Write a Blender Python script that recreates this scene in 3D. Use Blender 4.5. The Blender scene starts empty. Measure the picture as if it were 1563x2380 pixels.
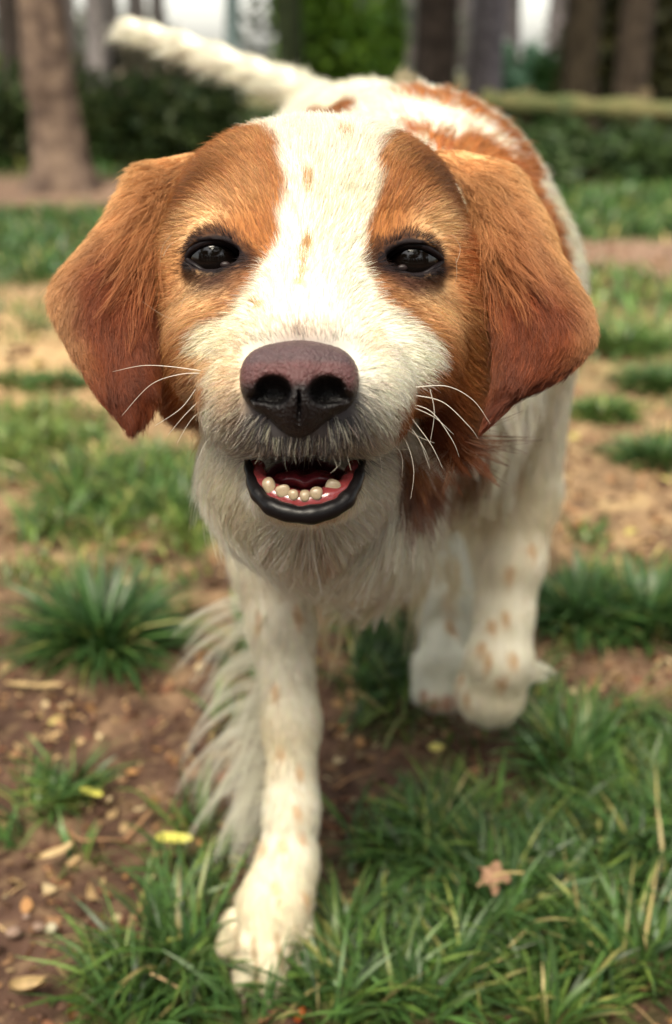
import bpy, bmesh, math, random, time
import numpy as np
from mathutils import Vector, Matrix
from mathutils.bvhtree import BVHTree
from mathutils.kdtree import KDTree
T0 = time.time()
rng = np.random.default_rng(7)
random.seed(7)
C = bpy.context.scene.collection
sc = bpy.context.scene

# ---------------------------------------------------------------- camera
CAM_H = 0.553
PITCH = math.radians(22.7)
FPX = 2552.0                       # focal length for a 1563 x 2380 picture
cam_d = bpy.data.cameras.new('camera')
cam = bpy.data.objects.new('camera', cam_d); C.objects.link(cam)
cam.location = (0, 0, CAM_H)
cam.rotation_euler = (math.radians(90) - PITCH, 0, 0)
cam_d.sensor_fit = 'VERTICAL'; cam_d.sensor_height = 36.0
cam_d.lens = 36.0 * FPX / 2380.0
cam_d.clip_start = 0.02; cam_d.clip_end = 500
cam_d.dof.use_dof = True
cam_d.dof.focus_distance = 0.442
cam_d.dof.aperture_fstop = 5.9
sc.camera = cam

# ---------------------------------------------------------------- sky and sun
w = bpy.data.worlds.new('World'); sc.world = w; w.use_nodes = True
nt = w.node_tree; nt.nodes.clear()
sky = nt.nodes.new('ShaderNodeTexSky'); sky.sky_type = 'NISHITA'; sky.sun_disc = False
SUN_EL, SUN_AZ = math.radians(57), math.radians(194)     # azimuth from +Y, clockwise
sky.sun_elevation = SUN_EL; sky.sun_rotation = SUN_AZ
sky.air_density = 1.3; sky.dust_density = 2.0; sky.ozone_density = 1.0
bg = nt.nodes.new('ShaderNodeBackground'); bg.inputs[1].default_value = 0.11
out = nt.nodes.new('ShaderNodeOutputWorld')
hs = nt.nodes.new('ShaderNodeHueSaturation'); hs.inputs['Saturation'].default_value = .30      # thin cloud takes the blue out
wm_ = nt.nodes.new('ShaderNodeMix'); wm_.data_type = 'RGBA'; wm_.blend_type = 'MULTIPLY'; wm_.inputs[0].default_value = 1; wm_.inputs[7].default_value = (1.0, .99, .94, 1)
nt.links.new(sky.outputs[0], hs.inputs['Color']); nt.links.new(hs.outputs[0], wm_.inputs[6]); nt.links.new(wm_.outputs[2], bg.inputs[0]); nt.links.new(bg.outputs[0], out.inputs[0])
sl = bpy.data.lights.new('sun', 'SUN'); sl.energy = 2.5; sl.angle = math.radians(26); sl.color = (1, .90, .72)
sun = bpy.data.objects.new('sun', sl); C.objects.link(sun)
sd = Vector((math.sin(SUN_AZ)*math.cos(SUN_EL), math.cos(SUN_AZ)*math.cos(SUN_EL), math.sin(SUN_EL)))
sun.rotation_euler = (-sd).to_track_quat('-Z', 'Y').to_euler()
sc.view_settings.view_transform = 'Standard'; sc.view_settings.look = 'None'
sc.view_settings.exposure = 1.65; sc.view_settings.gamma = 1.0
sc.cycles.max_bounces = 6; sc.cycles.diffuse_bounces = 4; sc.cycles.transparent_max_bounces = 8
sc.cycles_curves.shape = 'RIBBONS'

# ---------------------------------------------------------------- places
CAM = np.array([0, 0, CAM_H]); cp, sp = math.cos(PITCH), math.sin(PITCH)
RT = np.array([1., 0, 0]); UP = np.array([0, sp, cp]); FW = np.array([0, cp, -sp])
def W(px, py, d):
    return CAM + d * (FW + RT * ((px - 781.5) / FPX) + UP * ((1190 - py) / FPX))
def G(px, py, h=0.0):
    v = FW + RT * ((px - 781.5) / FPX) + UP * ((1190 - py) / FPX)
    return CAM + v * ((h - CAM_H) / v[2])
def nrm(v):
    return v / np.maximum(np.linalg.norm(v, axis=-1, keepdims=True), 1e-9)
def sstep(a, b, x):
    t = np.clip((x - a) / (b - a), 0, 1); return t * t * (3 - 2 * t)
def _h(i, j, k, s):
    n = (i * 73856093) ^ (j * 19349663) ^ (k * 83492791) ^ (s * 2654435)
    n = (n ^ (n >> 13)) * 1274126177 & 0xffffffff
    return ((n ^ (n >> 16)) & 0xffff) / 65535.0
def noise(p, scale, seed=0):
    q = np.asarray(p, dtype=np.float64) * scale
    i = np.floor(q).astype(np.int64); f = q - i; f = f * f * (3 - 2 * f)
    r = 0
    for dx in (0, 1):
        for dy in (0, 1):
            for dz in (0, 1):
                wt = (f[..., 0] if dx else 1-f[..., 0]) * (f[..., 1] if dy else 1-f[..., 1]) * (f[..., 2] if dz else 1-f[..., 2])
                r = r + wt * _h(i[..., 0]+dx, i[..., 1]+dy, i[..., 2]+dz, seed)
    return r * 2 - 1
def catmull(P, n):
    P = np.asarray(P, float); m = len(P)
    t = np.linspace(0, m - 1, n); i = np.minimum(t.astype(int), m - 2); f = (t - i)[:, None]
    g = lambda k: P[np.clip(k, 0, m - 1)]
    a, b, c, d = g(i-1), g(i), g(i+1), g(i+2)
    return 0.5 * (2*b + (c-a)*f + (2*a-5*b+4*c-d)*f**2 + (3*b-a-3*c+d)*f**3)

# ---------------------------------------------------------------- objects
def tag(o, label, cat, group=None, kind=None):
    if label: o['label'] = label
    if cat: o['category'] = cat
    if group: o['group'] = group
    if kind: o['kind'] = kind
    return o
def empty(name, loc):
    o = bpy.data.objects.new(name, None); C.objects.link(o); o.location = loc; o.empty_display_size = .1
    return o
def link(name, me, mat, parent=None):
    o = bpy.data.objects.new(name, me); C.objects.link(o)
    if mat is not None: me.materials.append(mat)
    if parent is not None:
        o.parent = parent
        q, ml = parent, Vector((0, 0, 0))
        while q is not None: ml += q.location; q = q.parent
        o.location = -ml                                  # geometry is in world coordinates
    return o
def mesh_np(name, V, F, col=None, smooth=True):
    """F: (n,3) or (n,4) array of faces"""
    V = np.asarray(V, np.float32); F = np.asarray(F, np.int32)
    me = bpy.data.meshes.new(name)
    k = F.shape[1]
    me.vertices.add(len(V)); me.vertices.foreach_set('co', V.ravel())
    me.loops.add(F.size); me.loops.foreach_set('vertex_index', F.ravel())
    me.polygons.add(len(F)); me.polygons.foreach_set('loop_start', np.arange(len(F), dtype=np.int32) * k)
    me.update(calc_edges=True)
    if smooth: me.polygons.foreach_set('use_smooth', np.ones(len(F), bool))
    if col is not None:
        a = me.color_attributes.new('fcol', 'FLOAT_COLOR', 'POINT')
        a.data.foreach_set('color', np.concatenate([col, np.ones((len(col), 1))], 1).astype(np.float32).ravel())
    me.validate(); me.update()
    return me
class MB:
    """collects pieces and makes ONE mesh"""
    def __init__(s): s.V = []; s.F = []; s.C = []; s.n = 0
    def add(s, V, F, col=None):
        V = np.asarray(V, float); F = np.asarray(F, int)
        s.V.append(V); s.F.append(F + s.n); s.n += len(V)
        if col is not None: s.C.append(np.broadcast_to(np.asarray(col, float), (len(V), 3)))
    def mesh(s, name, smooth=True):
        return mesh_np(name, np.concatenate(s.V), np.concatenate(s.F), np.concatenate(s.C) if s.C else None, smooth)
def tube(P, r, seg=10, caps=True):
    P = np.asarray(P, float); n = len(P); r = np.broadcast_to(np.asarray(r, float), (n,))
    t = nrm(np.gradient(P, axis=0)); ref = np.array([.13, .21, 1.0]); 
    if abs(nrm(ref[None])[0] @ t[n//2]) > .9: ref = np.array([1., .2, .1])
    s = nrm(np.cross(t, ref)); b = np.cross(s, t)
    a = np.linspace(0, 2*math.pi, seg, endpoint=False)
    V = P[:, None] + r[:, None, None] * (np.cos(a)[None, :, None] * s[:, None] + np.sin(a)[None, :, None] * b[:, None])
    V = V.reshape(-1, 3); i = np.arange(n-1)[:, None] * seg; j = np.arange(seg)[None]; k = (j + 1) % seg
    F = np.stack([i+j, i+k, i+seg+k, i+seg+j], -1).reshape(-1, 4)
    if caps:
        V = np.concatenate([V, P[:1], P[-1:]]); c0, c1 = n*seg, n*seg+1
        j = np.arange(seg); k = (j+1) % seg
        F = np.concatenate([F, np.stack([k, j, np.full(seg, c0), np.full(seg, c0)], -1)[:, [0, 1, 2, 2]]*0 + np.stack([k, j, j*0+c0, j*0+c0], -1)]) if False else F
    return V, F
def ellipsoid(c, r, axes=None, nu=20, nv=12):
    u = np.linspace(0, 2*math.pi, nu, endpoint=False); v = np.linspace(0.02, math.pi-.02, nv)
    U, Vv = np.meshgrid(u, v)
    L = np.stack([np.cos(U)*np.sin(Vv)*r[0], np.sin(U)*np.sin(Vv)*r[1], np.cos(Vv)*r[2]], -1).reshape(-1, 3)
    if axes is not None: L = L @ np.asarray(axes)
    i = np.arange(nv-1)[:, None]*nu; j = np.arange(nu)[None]; k = (j+1) % nu
    F = np.stack([i+j, i+nu+j, i+nu+k, i+k], -1).reshape(-1, 4)
    return L + np.asarray(c), F

# ---------------------------------------------------------------- materials
def mat(name, base=(.5, .5, .5), rough=.6, spec=.4, attr=None, sss=0, sss_r=(1, .4, .2), noise_bump=None, coat=0, transl=0, vary=None):
    m = bpy.data.materials.new(name); m.use_nodes = True; n = m.node_tree; b = n.nodes['Principled BSDF']
    b.inputs['Base Color'].default_value = (*base, 1); b.inputs['Roughness'].default_value = rough
    b.inputs['Specular IOR Level'].default_value = spec; b.inputs['Coat Weight'].default_value = coat
    b.inputs['Coat Roughness'].default_value = .06
    src = None
    if attr:
        a = n.nodes.new('ShaderNodeAttribute'); a.attribute_name = attr; src = a.outputs['Color']
    if vary:   # (scale, colour a, colour b, detail)
        tc = n.nodes.new('ShaderNodeTexCoord'); nz = n.nodes.new('ShaderNodeTexNoise'); nz.inputs['Scale'].default_value = vary[0]
        nz.inputs['Detail'].default_value = 8; n.links.new(tc.outputs['Object'], nz.inputs['Vector'])
        cr = n.nodes.new('ShaderNodeValToRGB'); cr.color_ramp.elements[0].position = .38; cr.color_ramp.elements[1].position = .62
        cr.color_ramp.elements[0].color = (*vary[1], 1); cr.color_ramp.elements[1].color = (*vary[2], 1)
        n.links.new(nz.outputs[0], cr.inputs[0]); src = cr.outputs[0]
    if src is not None: n.links.new(src, b.inputs['Base Color'])
    if sss:
        b.inputs['Subsurface Weight'].default_value = sss; b.inputs['Subsurface Radius'].default_value = sss_r
        b.inputs['Subsurface Scale'].default_value = .004
    if noise_bump:
        tc = n.nodes.new('ShaderNodeTexCoord'); nz = n.nodes.new('ShaderNodeTexNoise'); nz.inputs['Scale'].default_value = noise_bump[0]
        nz.inputs['Detail'].default_value = 5; n.links.new(tc.outputs['Object'], nz.inputs['Vector'])
        bp = n.nodes.new('ShaderNodeBump'); bp.inputs['Strength'].default_value = noise_bump[1]; bp.inputs['Distance'].default_value = noise_bump[2]
        n.links.new(nz.outputs[0], bp.inputs['Height']); n.links.new(bp.outputs[0], b.inputs['Normal'])
    if transl:
        tr = n.nodes.new('ShaderNodeBsdfTranslucent'); mx = n.nodes.new('ShaderNodeMixShader'); mx.inputs[0].default_value = transl
        if src is not None: n.links.new(src, tr.inputs[0])
        else: tr.inputs[0].default_value = (*base, 1)
        o = n.nodes['Material Output']; n.links.new(b.outputs[0], mx.inputs[1]); n.links.new(tr.outputs[0], mx.inputs[2]); n.links.new(mx.outputs[0], o.inputs[0])
    return m

# ---------------------------------------------------------------- distance fields -> one mesh
def axis(segs):
    a = [segs[0][0]]
    for lo, hi, h in segs:
        n = max(1, round((hi - lo) / h)); a += list(lo + (hi - lo) * np.arange(1, n + 1) / n)
    return np.array(a, np.float32)
class Field:
    def __init__(s, X, Y, Z):
        s.ax = (X, Y, Z); s.F = np.full((len(X), len(Y), len(Z)), .05, np.float32)
    def sub(s, lo, hi):
        sl = []
        for a, l, h in zip(s.ax, lo, hi):
            i0 = max(0, np.searchsorted(a, l) - 1); i1 = min(len(a), np.searchsorted(a, h) + 1); sl.append(slice(i0, max(i1, i0+1)))
        g = [a[q] for a, q in zip(s.ax, sl)]
        return tuple(sl), g[0][:, None, None], g[1][None, :, None], g[2][None, None, :]
    def comb(s, sl, d, k, cut):
        A = s.F[sl]
        if cut: d = -d; A[...] = -s._sm(-A, -d, k) if k > 0 else np.maximum(A, d)
        else: A[...] = s._sm(A, d, k)
    @staticmethod
    def _sm(a, b, k):
        if k <= 0: return np.minimum(a, b)
        h = np.maximum(k - np.abs(a - b), 0) / k
        return np.minimum(a, b) - h*h*k*.25
    def ell(s, c, r, axes=None, k=.01, cut=False):
        R = np.eye(3) if axes is None else np.asarray(axes)
        m = max(r) + k + .004
        ext = np.sqrt(((np.asarray(r)[:, None] * R)**2).sum(0)) + k + .006
        sl, x, y, z = s.sub(c - ext, c + ext)
        x = x - c[0]; y = y - c[1]; z = z - c[2]
        k0 = 0; k1 = 0
        for i in range(3):
            q = x*R[i, 0] + y*R[i, 1] + z*R[i, 2]
            k0 = k0 + (q/r[i])**2; k1 = k1 + (q/r[i]**2)**2
        k0 = np.sqrt(k0); d = k0*(k0-1)/np.maximum(np.sqrt(k1), 1e-6)
        s.comb(sl, d.astype(np.float32), k, cut)
    def cap(s, a, b, r0, r1, k=.01, cut=False):
        a = np.asarray(a, float); b = np.asarray(b, float); m = max(r0, r1) + k + .006
        sl, x, y, z = s.sub(np.minimum(a, b)-m, np.maximum(a, b)+m)
        ab = b - a; L = ab @ ab
        x = x-a[0]; y = y-a[1]; z = z-a[2]
        h = np.clip((x*ab[0]+y*ab[1]+z*ab[2])/L, 0, 1)
        d = np.sqrt((x-h*ab[0])**2+(y-h*ab[1])**2+(z-h*ab[2])**2) - (r0+(r1-r0)*h)
        s.comb(sl, d.astype(np.float32), k, cut)
    def chain(s, P, R, k=.01):
        for i in range(len(P)-1): s.cap(P[i], P[i+1], R[i], R[i+1], k)
    def nets(s):
        F = s.F; n = F.shape; I = F < 0
        c = np.zeros((n[0]-1, n[1]-1, n[2]-1), np.uint8)
        offs = [(i, j, k) for i in (0, 1) for j in (0, 1) for k in (0, 1)]
        for o in offs: c += I[o[0]:n[0]-1+o[0], o[1]:n[1]-1+o[1], o[2]:n[2]-1+o[2]]
        idx = np.argwhere((c > 0) & (c < 8)); m = len(idx)
        vid = np.full(c.shape, -1, np.int32); vid[tuple(idx.T)] = np.arange(m)
        val = {o: F[idx[:, 0]+o[0], idx[:, 1]+o[1], idx[:, 2]+o[2]] for o in offs}
        acc = np.zeros((m, 3)); cnt = np.zeros(m)
        for o in offs:
            for a in range(3):
                if o[a]: continue
                p = list(o); p[a] = 1; p = tuple(p)
                f0, f1 = val[o], val[p]; x = (f0 < 0) != (f1 < 0)
                t = np.where(x, f0/np.where(x, f0-f1, 1), 0)
                q = np.tile(np.array(o, float), (m, 1)); q[:, a] = t
                acc[x] += q[x]; cnt += x
        q = acc/cnt[:, None]; V = np.zeros((m, 3))
        for a in range(3):
            A = s.ax[a]; i = idx[:, a]; V[:, a] = A[i] + (A[i+1]-A[i])*q[:, a]
        Fs = []
        for a in range(3):
            b, d = (a+1) % 3, (a+2) % 3
            lo = [slice(None)]*3; hi = [slice(None)]*3; lo[a] = slice(0, -1); hi[a] = slice(1, None)
            e = I[tuple(lo)] != I[tuple(hi)]
            ed = np.argwhere(e); ok = (ed[:, b] > 0) & (ed[:, d] > 0) & (ed[:, b] < n[b]-1) & (ed[:, d] < n[d]-1); ed = ed[ok]
            def cell(db, dd):
                k = ed.copy(); k[:, b] += db; k[:, d] += dd; return vid[tuple(k.T)]
            qd = np.stack([cell(-1, -1), cell(0, -1), cell(0, 0), cell(-1, 0)], -1)
            fl = ~I[tuple(ed.T)]; qd[fl] = qd[fl][:, ::-1]; Fs.append(qd)
        return V, np.concatenate(Fs)
def vnormals(V, F):
    n = np.cross(V[F[:, 2]]-V[F[:, 0]], V[F[:, 3]]-V[F[:, 1]]); N = np.zeros_like(V)
    for i in range(4): np.add.at(N, F[:, i], n)
    return nrm(N)
def scatter(V, F, N, n, dens=None, r=rng):
    """random points on the surface, weighted"""
    T = np.concatenate([F[:, [0, 1, 2]], F[:, [0, 2, 3]]])
    A = np.linalg.norm(np.cross(V[T[:, 1]]-V[T[:, 0]], V[T[:, 2]]-V[T[:, 0]]), axis=1)
    if dens is not None: A = A * dens[T].mean(1)
    cdf = np.cumsum(A); t = T[np.searchsorted(cdf, r.random(n)*cdf[-1])]
    u, v = r.random((2, n)); s = u+v > 1; u[s] = 1-u[s]; v[s] = 1-v[s]; w0 = 1-u-v
    P = V[t[:, 0]]*w0[:, None]+V[t[:, 1]]*u[:, None]+V[t[:, 2]]*v[:, None]
    Nn = nrm(N[t[:, 0]]*w0[:, None]+N[t[:, 1]]*u[:, None]+N[t[:, 2]]*v[:, None])
    return P, Nn, t, np.stack([w0, u, v], 1)
def hair_object(name, pts, rad, col, m, parent):
    """pts (n,k,3), rad (n,k), col (n,3)"""
    n, k, _ = pts.shape
    hc = bpy.data.hair_curves.new(name); hc.add_curves([k]*n)
    hc.attributes['position'].data.foreach_set('vector', pts.astype(np.float32).ravel())
    a = hc.attributes.get('radius') or hc.attributes.new('radius', 'FLOAT', 'POINT'); a.data.foreach_set('value', rad.astype(np.float32).ravel())
    a = hc.attributes.new('fcol', 'FLOAT_COLOR', 'CURVE')
    a.data.foreach_set('color', np.concatenate([col, np.ones((n, 1))], 1).astype(np.float32).ravel())
    return link(name, hc, m, parent)
def grow(P, N, D, L, rad, k=5, tilt=.35, jit=.12, droop=0., wave=.0, clump=None, ncl=0, seed=3, taper=.25):
    """strands from roots P along D (unit, tangent), lifted by tilt, pulled into locks"""
    r = np.random.default_rng(seed); n = len(P); t = np.linspace(0, 1, k)
    D = nrm(D + jit*r.normal(size=(n, 3))); L = L*(1 + .22*r.normal(size=n)).clip(.4, 1.7)
    tl = tilt*(1+.4*r.normal(size=n)) if np.isscalar(tilt) else tilt*(1+.4*r.normal(size=n))
    S = nrm(np.cross(D, N)); ph = r.random(n)*6.28
    pts = P[:, None] - N[:, None]*.0006 + L[:, None, None]*(D[:, None]*t[None, :, None] + (N*tl[:, None])[:, None]*(t - .55*t*t)[None, :, None])
    dr = np.broadcast_to(np.asarray(droop, float), (n,))
    pts[..., 2] -= (dr*L)[:, None]*t[None]**2
    wv = np.broadcast_to(np.asarray(wave, float), (n,))
    if np.any(wv > 0): pts += S[:, None]*((wv*L)[:, None]*np.sin(ph[:, None]+t[None]*4.5)*t[None])[..., None]
    if ncl:
        g = r.choice(n, ncl, replace=False); kd = KDTree(ncl)
        for i, q in enumerate(P[g]): kd.insert(q, i)
        kd.balance(); near = np.array([kd.find(q)[1] for q in P])
        q = pts[g][near]; a = (clump if np.isscalar(clump) else clump[:, None, None])*(t**1.4)[None, :, None]*(.6+.8*r.random((n, 1, 1)))
        off = np.linalg.norm(P - P[g][near], axis=1); far = off > 2.2*L
        a = np.clip(a, 0, .95)*(~far)[:, None, None]
        pts = pts*(1-a) + q*a
    R = (rad if np.isscalar(rad) else rad[:, None])*(1-(1-taper)*t[None]**1.5)*np.ones((n, 1))
    return pts, R
# ================================================================ THE DOG
WHITE = np.array([.82, .785, .66]); CREAM = np.array([.70, .60, .39]); ORANGE = np.array([.43, .165, .048]); TAN = np.array([.70, .42, .19])
DARKO = np.array([.22, .062, .018]); LASH = np.array([.010, .006, .007]); GREY = np.array([.085, .08, .095]); PINK = np.array([.42, .20, .13])
AX = np.stack([RT, UP, FW])
f = Field(axis([(-.30, -.105, .0036), (-.105, .105, .0015), (.105, .24, .0036)]),
          axis([(.355, .585, .0015), (.585, 1.40, .0042)]),
          axis([(-.012, .05, .0022), (.05, .315, .004), (.315, .545, .0015), (.545, .64, .004)]))
def E(px, py, d, rx, ry, rz, k=.01, cut=False, rot=0):
    A = AX
    if rot:
        c_, s_ = math.cos(rot), math.sin(rot); A = np.stack([RT*c_+UP*s_, -RT*s_+UP*c_, FW])
    f.ell(W(px, py, d), (rx, ry, rz), A, k, cut)
v3 = lambda *a: np.array(a, float)
# trunk
f.ell(v3(.050, .80, .395), (.108, .17, .132), k=.03)
f.ell(v3(.045, .98, .41), (.092, .19, .108), k=.05)
f.ell(v3(.025, 1.12, .415), (.098, .13, .112), k=.05)
f.ell(v3(.038, .71, .342), (.078, .075, .092), k=.05)
# neck and throat
f.cap(W(738, 610, .57), v3(.045, .74, .435), .052, .090, k=.04)
f.cap(W(705, 1060, .520), W(790, 1165, .67), .047, .055, k=.04)
# dog's right foreleg (planted, nearest the lens)
LEG = [v3(-.030, .72, .36), W(640, 1290, .745), W(655, 1450, .74), W(678, 1680, .732), W(678, 1880, .725), W(668, 2010, .72), W(635, 2110, .713)]
f.chain(LEG, [.050, .029, .0205, .0168, .0158, .0175, .0215], k=.012)
f.cap(W(640, 2100, .712), G(615, 2235, .018), .022, .017, k=.01)
TOES = [((585, 2120), (534, 2205)), ((610, 2150), (572, 2275)), ((650, 2150), (628, 2285)), ((690, 2120), (692, 2225))]
for (a, b) in TOES:
    pa = G(a[0], a[1], .036); pb = G(b[0], b[1], .012)
    m_ = pa*.45+pb*.55+v3(0, 0, .007); f.cap(pa, m_, .0100, .0105, k=.0015); f.cap(m_, pb, .0105, .0095, k=.0015)
# dog's left foreleg (lifted, folding back)
f.cap(v3(.115, .77, .40), v3(.132, .80, .235), .056, .040, k=.03)
LEG2 = [v3(.132, .80, .235), W(1183, 1290, .86), W(1172, 1420, .865), W(1160, 1530, .865)]
f.chain(LEG2, [.040, .026, .0205, .0235], k=.015)
f.cap(W(1160, 1530, .868), W(1142, 1600, .885), .025, .026, k=.01)
f.cap(W(1135, 1605, .885), W(1160, 1600, .935), .024, .018, k=.01)
f.cap(W(1190, 1560, .90), W(1238, 1566, .93), .013, .007, k=.01)
# dog's left hind leg
f.cap(v3(.075, 1.12, .40), v3(.100, .99, .27), .075, .045, k=.03)
f.cap(v3(.100, .99, .27), v3(.105, 1.10, .150), .042, .020, k=.02)
f.chain([v3(.105, 1.10, .150), W(1040, 1420, 1.03), W(1028, 1540, 1.0)], [.021, .0185, .020], k=.012)
for (a, b) in (((1000, 1545), (985, 1615)), ((1022, 1545), (1010, 1632)), ((1046, 1545), (1038, 1632)), ((1060, 1545), (1062, 1612))):
    pa = G(a[0], a[1], .040); pb = G(b[0], b[1], .012); f.cap(pa, pb, .016, .0115, k=.005)
# dog's right hind leg (behind)
f.cap(v3(-.015, 1.14, .40), v3(-.030, 1.06, .26), .075, .042, k=.03)
f.chain([v3(-.03, 1.06, .26), v3(-.03, 1.24, .15), v3(-.03, 1.19, .03)], [.042, .02, .02], k=.02)
f.cap(v3(-.03, 1.19, .025), v3(-.03, 1.14, .015), .02, .015, k=.01)
# tail
TAIL = catmull([v3(.010, 1.17, .49), W(700, 205, 1.13), W(590, 160, 1.14), W(450, 108, 1.15), W(340, 70, 1.16), W(292, 58, 1.17)], 9)
f.chain(TAIL, [.026, .013, .0105, .009, .0085, .0075, .0065, .0055, .004], k=.012)
# head
E(737, 590, .512, .070, .050, .062, k=.02)
E(735, 450, .502, .050, .024, .042, k=.03)
E(560, 520, .474, .024, .015, .022, k=.018); E(900, 522, .474, .024, .015, .022, k=.018)
E(478, 700, .492, .026, .030, .026, k=.018); E(1002, 712, .492, .026, .032, .026, k=.018)
f.cap(W(731, 600, .472), W(702, 835, .424), .030, .0225, k=.016)
E(600, 705, .466, .020, .024, .020, k=.022); E(862, 712, .466, .020, .024, .020, k=.022)
E(550, 800, .458, .022, .024, .024, k=.022); E(890, 805, .458, .022, .024, .024, k=.022)
E(584, 925, .432, .0195, .0225, .030, k=.012); E(838, 925, .433, .0205, .0225, .030, k=.012)
E(700, 955, .418, .022, .0185, .022, k=.010)
E(490, 838, .464, .0130, .017, .018, k=.018); E(972, 848, .463, .0135, .018, .018, k=.018)
E(432, 860, .503, .0155, .024, .02, k=.015); E(1050, 880, .503, .017, .026, .02, k=.015)
E(711, 1140, .452, .0215, .0135, .036, k=.008)
MC = W(711, 1108, .416); MR = (.0190, .0100, .030)
f.ell(MC, MR, AX, k=.002, cut=True)
EYES = [(502, 599, .4605), (958, 606, .4605)]
ER = .0125
LIDS = [[(436, 600), (452, 577), (478, 564), (505, 561), (532, 568), (553, 585), (572, 612), (545, 624), (512, 635), (480, 632), (455, 618)],
        [(1027, 606), (1008, 586), (985, 573), (955, 570), (925, 577), (904, 592), (886, 614), (912, 629), (945, 641), (980, 638), (1008, 624)]]
for (x, y, d), s in zip(EYES, (-1, 1)):
    f.ell(W(x, y, d-.006), (.0125, .0125, .0115), AX, k=.006)
    f.ell(W(x-1*s, y+3, d-.008), (.0121, .0062, .018), np.stack([RT*.995+UP*.09*s, UP*.995-RT*.09*s, FW]), k=.002, cut=True)
# nose bed
E(697, 880, .420, .019, .014, .014, k=.006)
bV, bF = f.nets(); del f
for _ in range(1):                                        # one light smoothing pass
    S = np.zeros_like(bV); c_ = np.zeros(len(bV))
    for i in range(4):
        np.add.at(S, bF[:, i], bV[bF[:, (i+1) % 4]]); np.add.at(c_, bF[:, i], 1)
    bV = bV*.5 + .5*S/c_[:, None]
bN = vnormals(bV, bF)
if (bN[:, 2]*(bV[:, 2]-.3)).mean() < 0: bF = bF[:, ::-1]; bN = -bN
print('body', len(bV), time.time()-T0)
bvh = BVHTree.FromPolygons([tuple(x) for x in bV], bF.tolist())
def ray(px, py, dd=.5):
    d = FW + RT*((px-781.5)/FPX) + UP*((1190-py)/FPX); h = bvh.ray_cast(Vector(CAM), Vector(nrm(d)))
    return np.array(h[0]) if h[0] is not None else W(px, py, dd)
HC = W(735, 600, .45)
def head_uv(p): q = p-HC; return np.stack([q@RT, q@UP], -1)
def poly_uv(pp): return head_uv(np.array([ray(*q) for q in pp]))
def sd_poly(q, P):
    d = np.full(len(q), 1e9); ins = np.zeros(len(q), bool)
    for i in range(len(P)):
        a, b = P[i], P[(i+1) % len(P)]; e = b-a; w_ = q-a
        h = np.clip((w_@e)/(e@e), 0, 1); d = np.minimum(d, ((w_-h[:, None]*e)**2).sum(1))
        c1 = (a[1] > q[:, 1]) != (b[1] > q[:, 1])
        xx = a[0]+(q[:, 1]-a[1])/(b[1]-a[1]+1e-12)*(b[0]-a[0]); ins ^= c1 & (q[:, 0] < xx)
    d = np.sqrt(d); return np.where(ins, -d, d)
# markings and some painted shade, fixed to the animal: (outline on the head's front) or (run of points with a radius)
PL = poly_uv([(250, 300), (400, 250), (560, 285), (622, 300), (655, 340), (662, 400), (672, 450), (655, 520), (645, 575), (612, 610), (596, 650), (570, 690), (548, 722), (520, 745), (485, 755), (452, 775), (446, 810), (464, 850), (488, 885), (498, 935), (470, 975), (330, 1000), (200, 700)])
PR = poly_uv([(1200, 300), (1000, 260), (930, 305), (885, 335), (868, 372), (888, 420), (872, 480), (852, 540), (845, 590), (862, 640), (880, 690), (930, 735), (975, 765), (1008, 790), (1016, 830), (996, 868), (948, 905), (925, 960), (915, 1020), (1000, 1040), (1120, 1010), (1300, 700)])
STROKES = []   # (3-D points, radius, colour, strength)
def stroke(pp, rpx, col, s=1., d=.5):
    p = [ray(*q, -9) for q in pp]; p = np.array([q for q in p if q[1] > 0])
    if len(p) == 0: return
    if len(p) == 1: p = np.concatenate([p, p+1e-4])
    dep = (p-CAM)@FW; STROKES.append((p, rpx*dep.mean()/FPX, np.asarray(col), s))
for pp in ([(714, 425), (718, 440)], [(716, 560), (714, 592)], [(712, 585), (700, 596)], [(700, 622), (705, 626)], [(800, 322), (812, 318)], [(596, 708), (604, 706)], [(690, 655), (700, 657)]):
    stroke(pp, 11, TAN*.8, .95)
stroke([(440, 835), (490, 845)], 26, TAN*1.05, .7)
stroke([(985, 215), (1010, 225), (1060, 234), (1110, 254), (1160, 287), (1200, 325), (1225, 365)], 64, ORANGE*.95)
stroke([(1040, 200), (1080, 205)], 30, ORANGE)
stroke([(1080, 370), (1140, 360), (1200, 400), (1250, 470), (1285, 560), (1300, 610)], 62, ORANGE*1.1)
stroke([(420, 345), (500, 300), (580, 280)], 44, ORANGE); stroke([(985, 318), (1040, 345), (1110, 420), (1120, 480)], 60, ORANGE); stroke([(430, 350), (400, 420)], 50, ORANGE*.9)
stroke([(530, 275), (560, 262), (640, 258), (720, 264), (800, 262)], 36, ORANGE*.75); stroke([(530, 290), (556, 262)], 30, ORANGE)
stroke([(930, 300), (1000, 340), (1040, 370)], 18, DARKO*2)
stroke([(560, 240), (545, 270)], 18, ORANGE)
stroke([(1005, 935), (980, 1000), (930, 1065)], 42, DARKO*.85, .85)  # brown throat fur, with the shade beside the muzzle painted in
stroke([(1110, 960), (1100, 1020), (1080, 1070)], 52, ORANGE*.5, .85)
stroke([(1010, 985), (1000, 1040), (985, 1075)], 58, DARKO*.9, .92)  # brown throat fur, darkened by the ear's shadow painted in
stroke([(760, 1200), (740, 1330), (750, 1420)], 26, TAN*.6, .55)  # brownish shadow tone painted down the front of the chest
for x, y in ((695, 1790), (650, 1740), (600, 1430), (640, 1600), (690, 1880), (655, 1960), (640, 2060), (612, 1960), (700, 1940), (690, 1420), (740, 1820), (708, 2080)):
    stroke([(x, y), (x+3, y+14)], 12, TAN*.9, .6)
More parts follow.
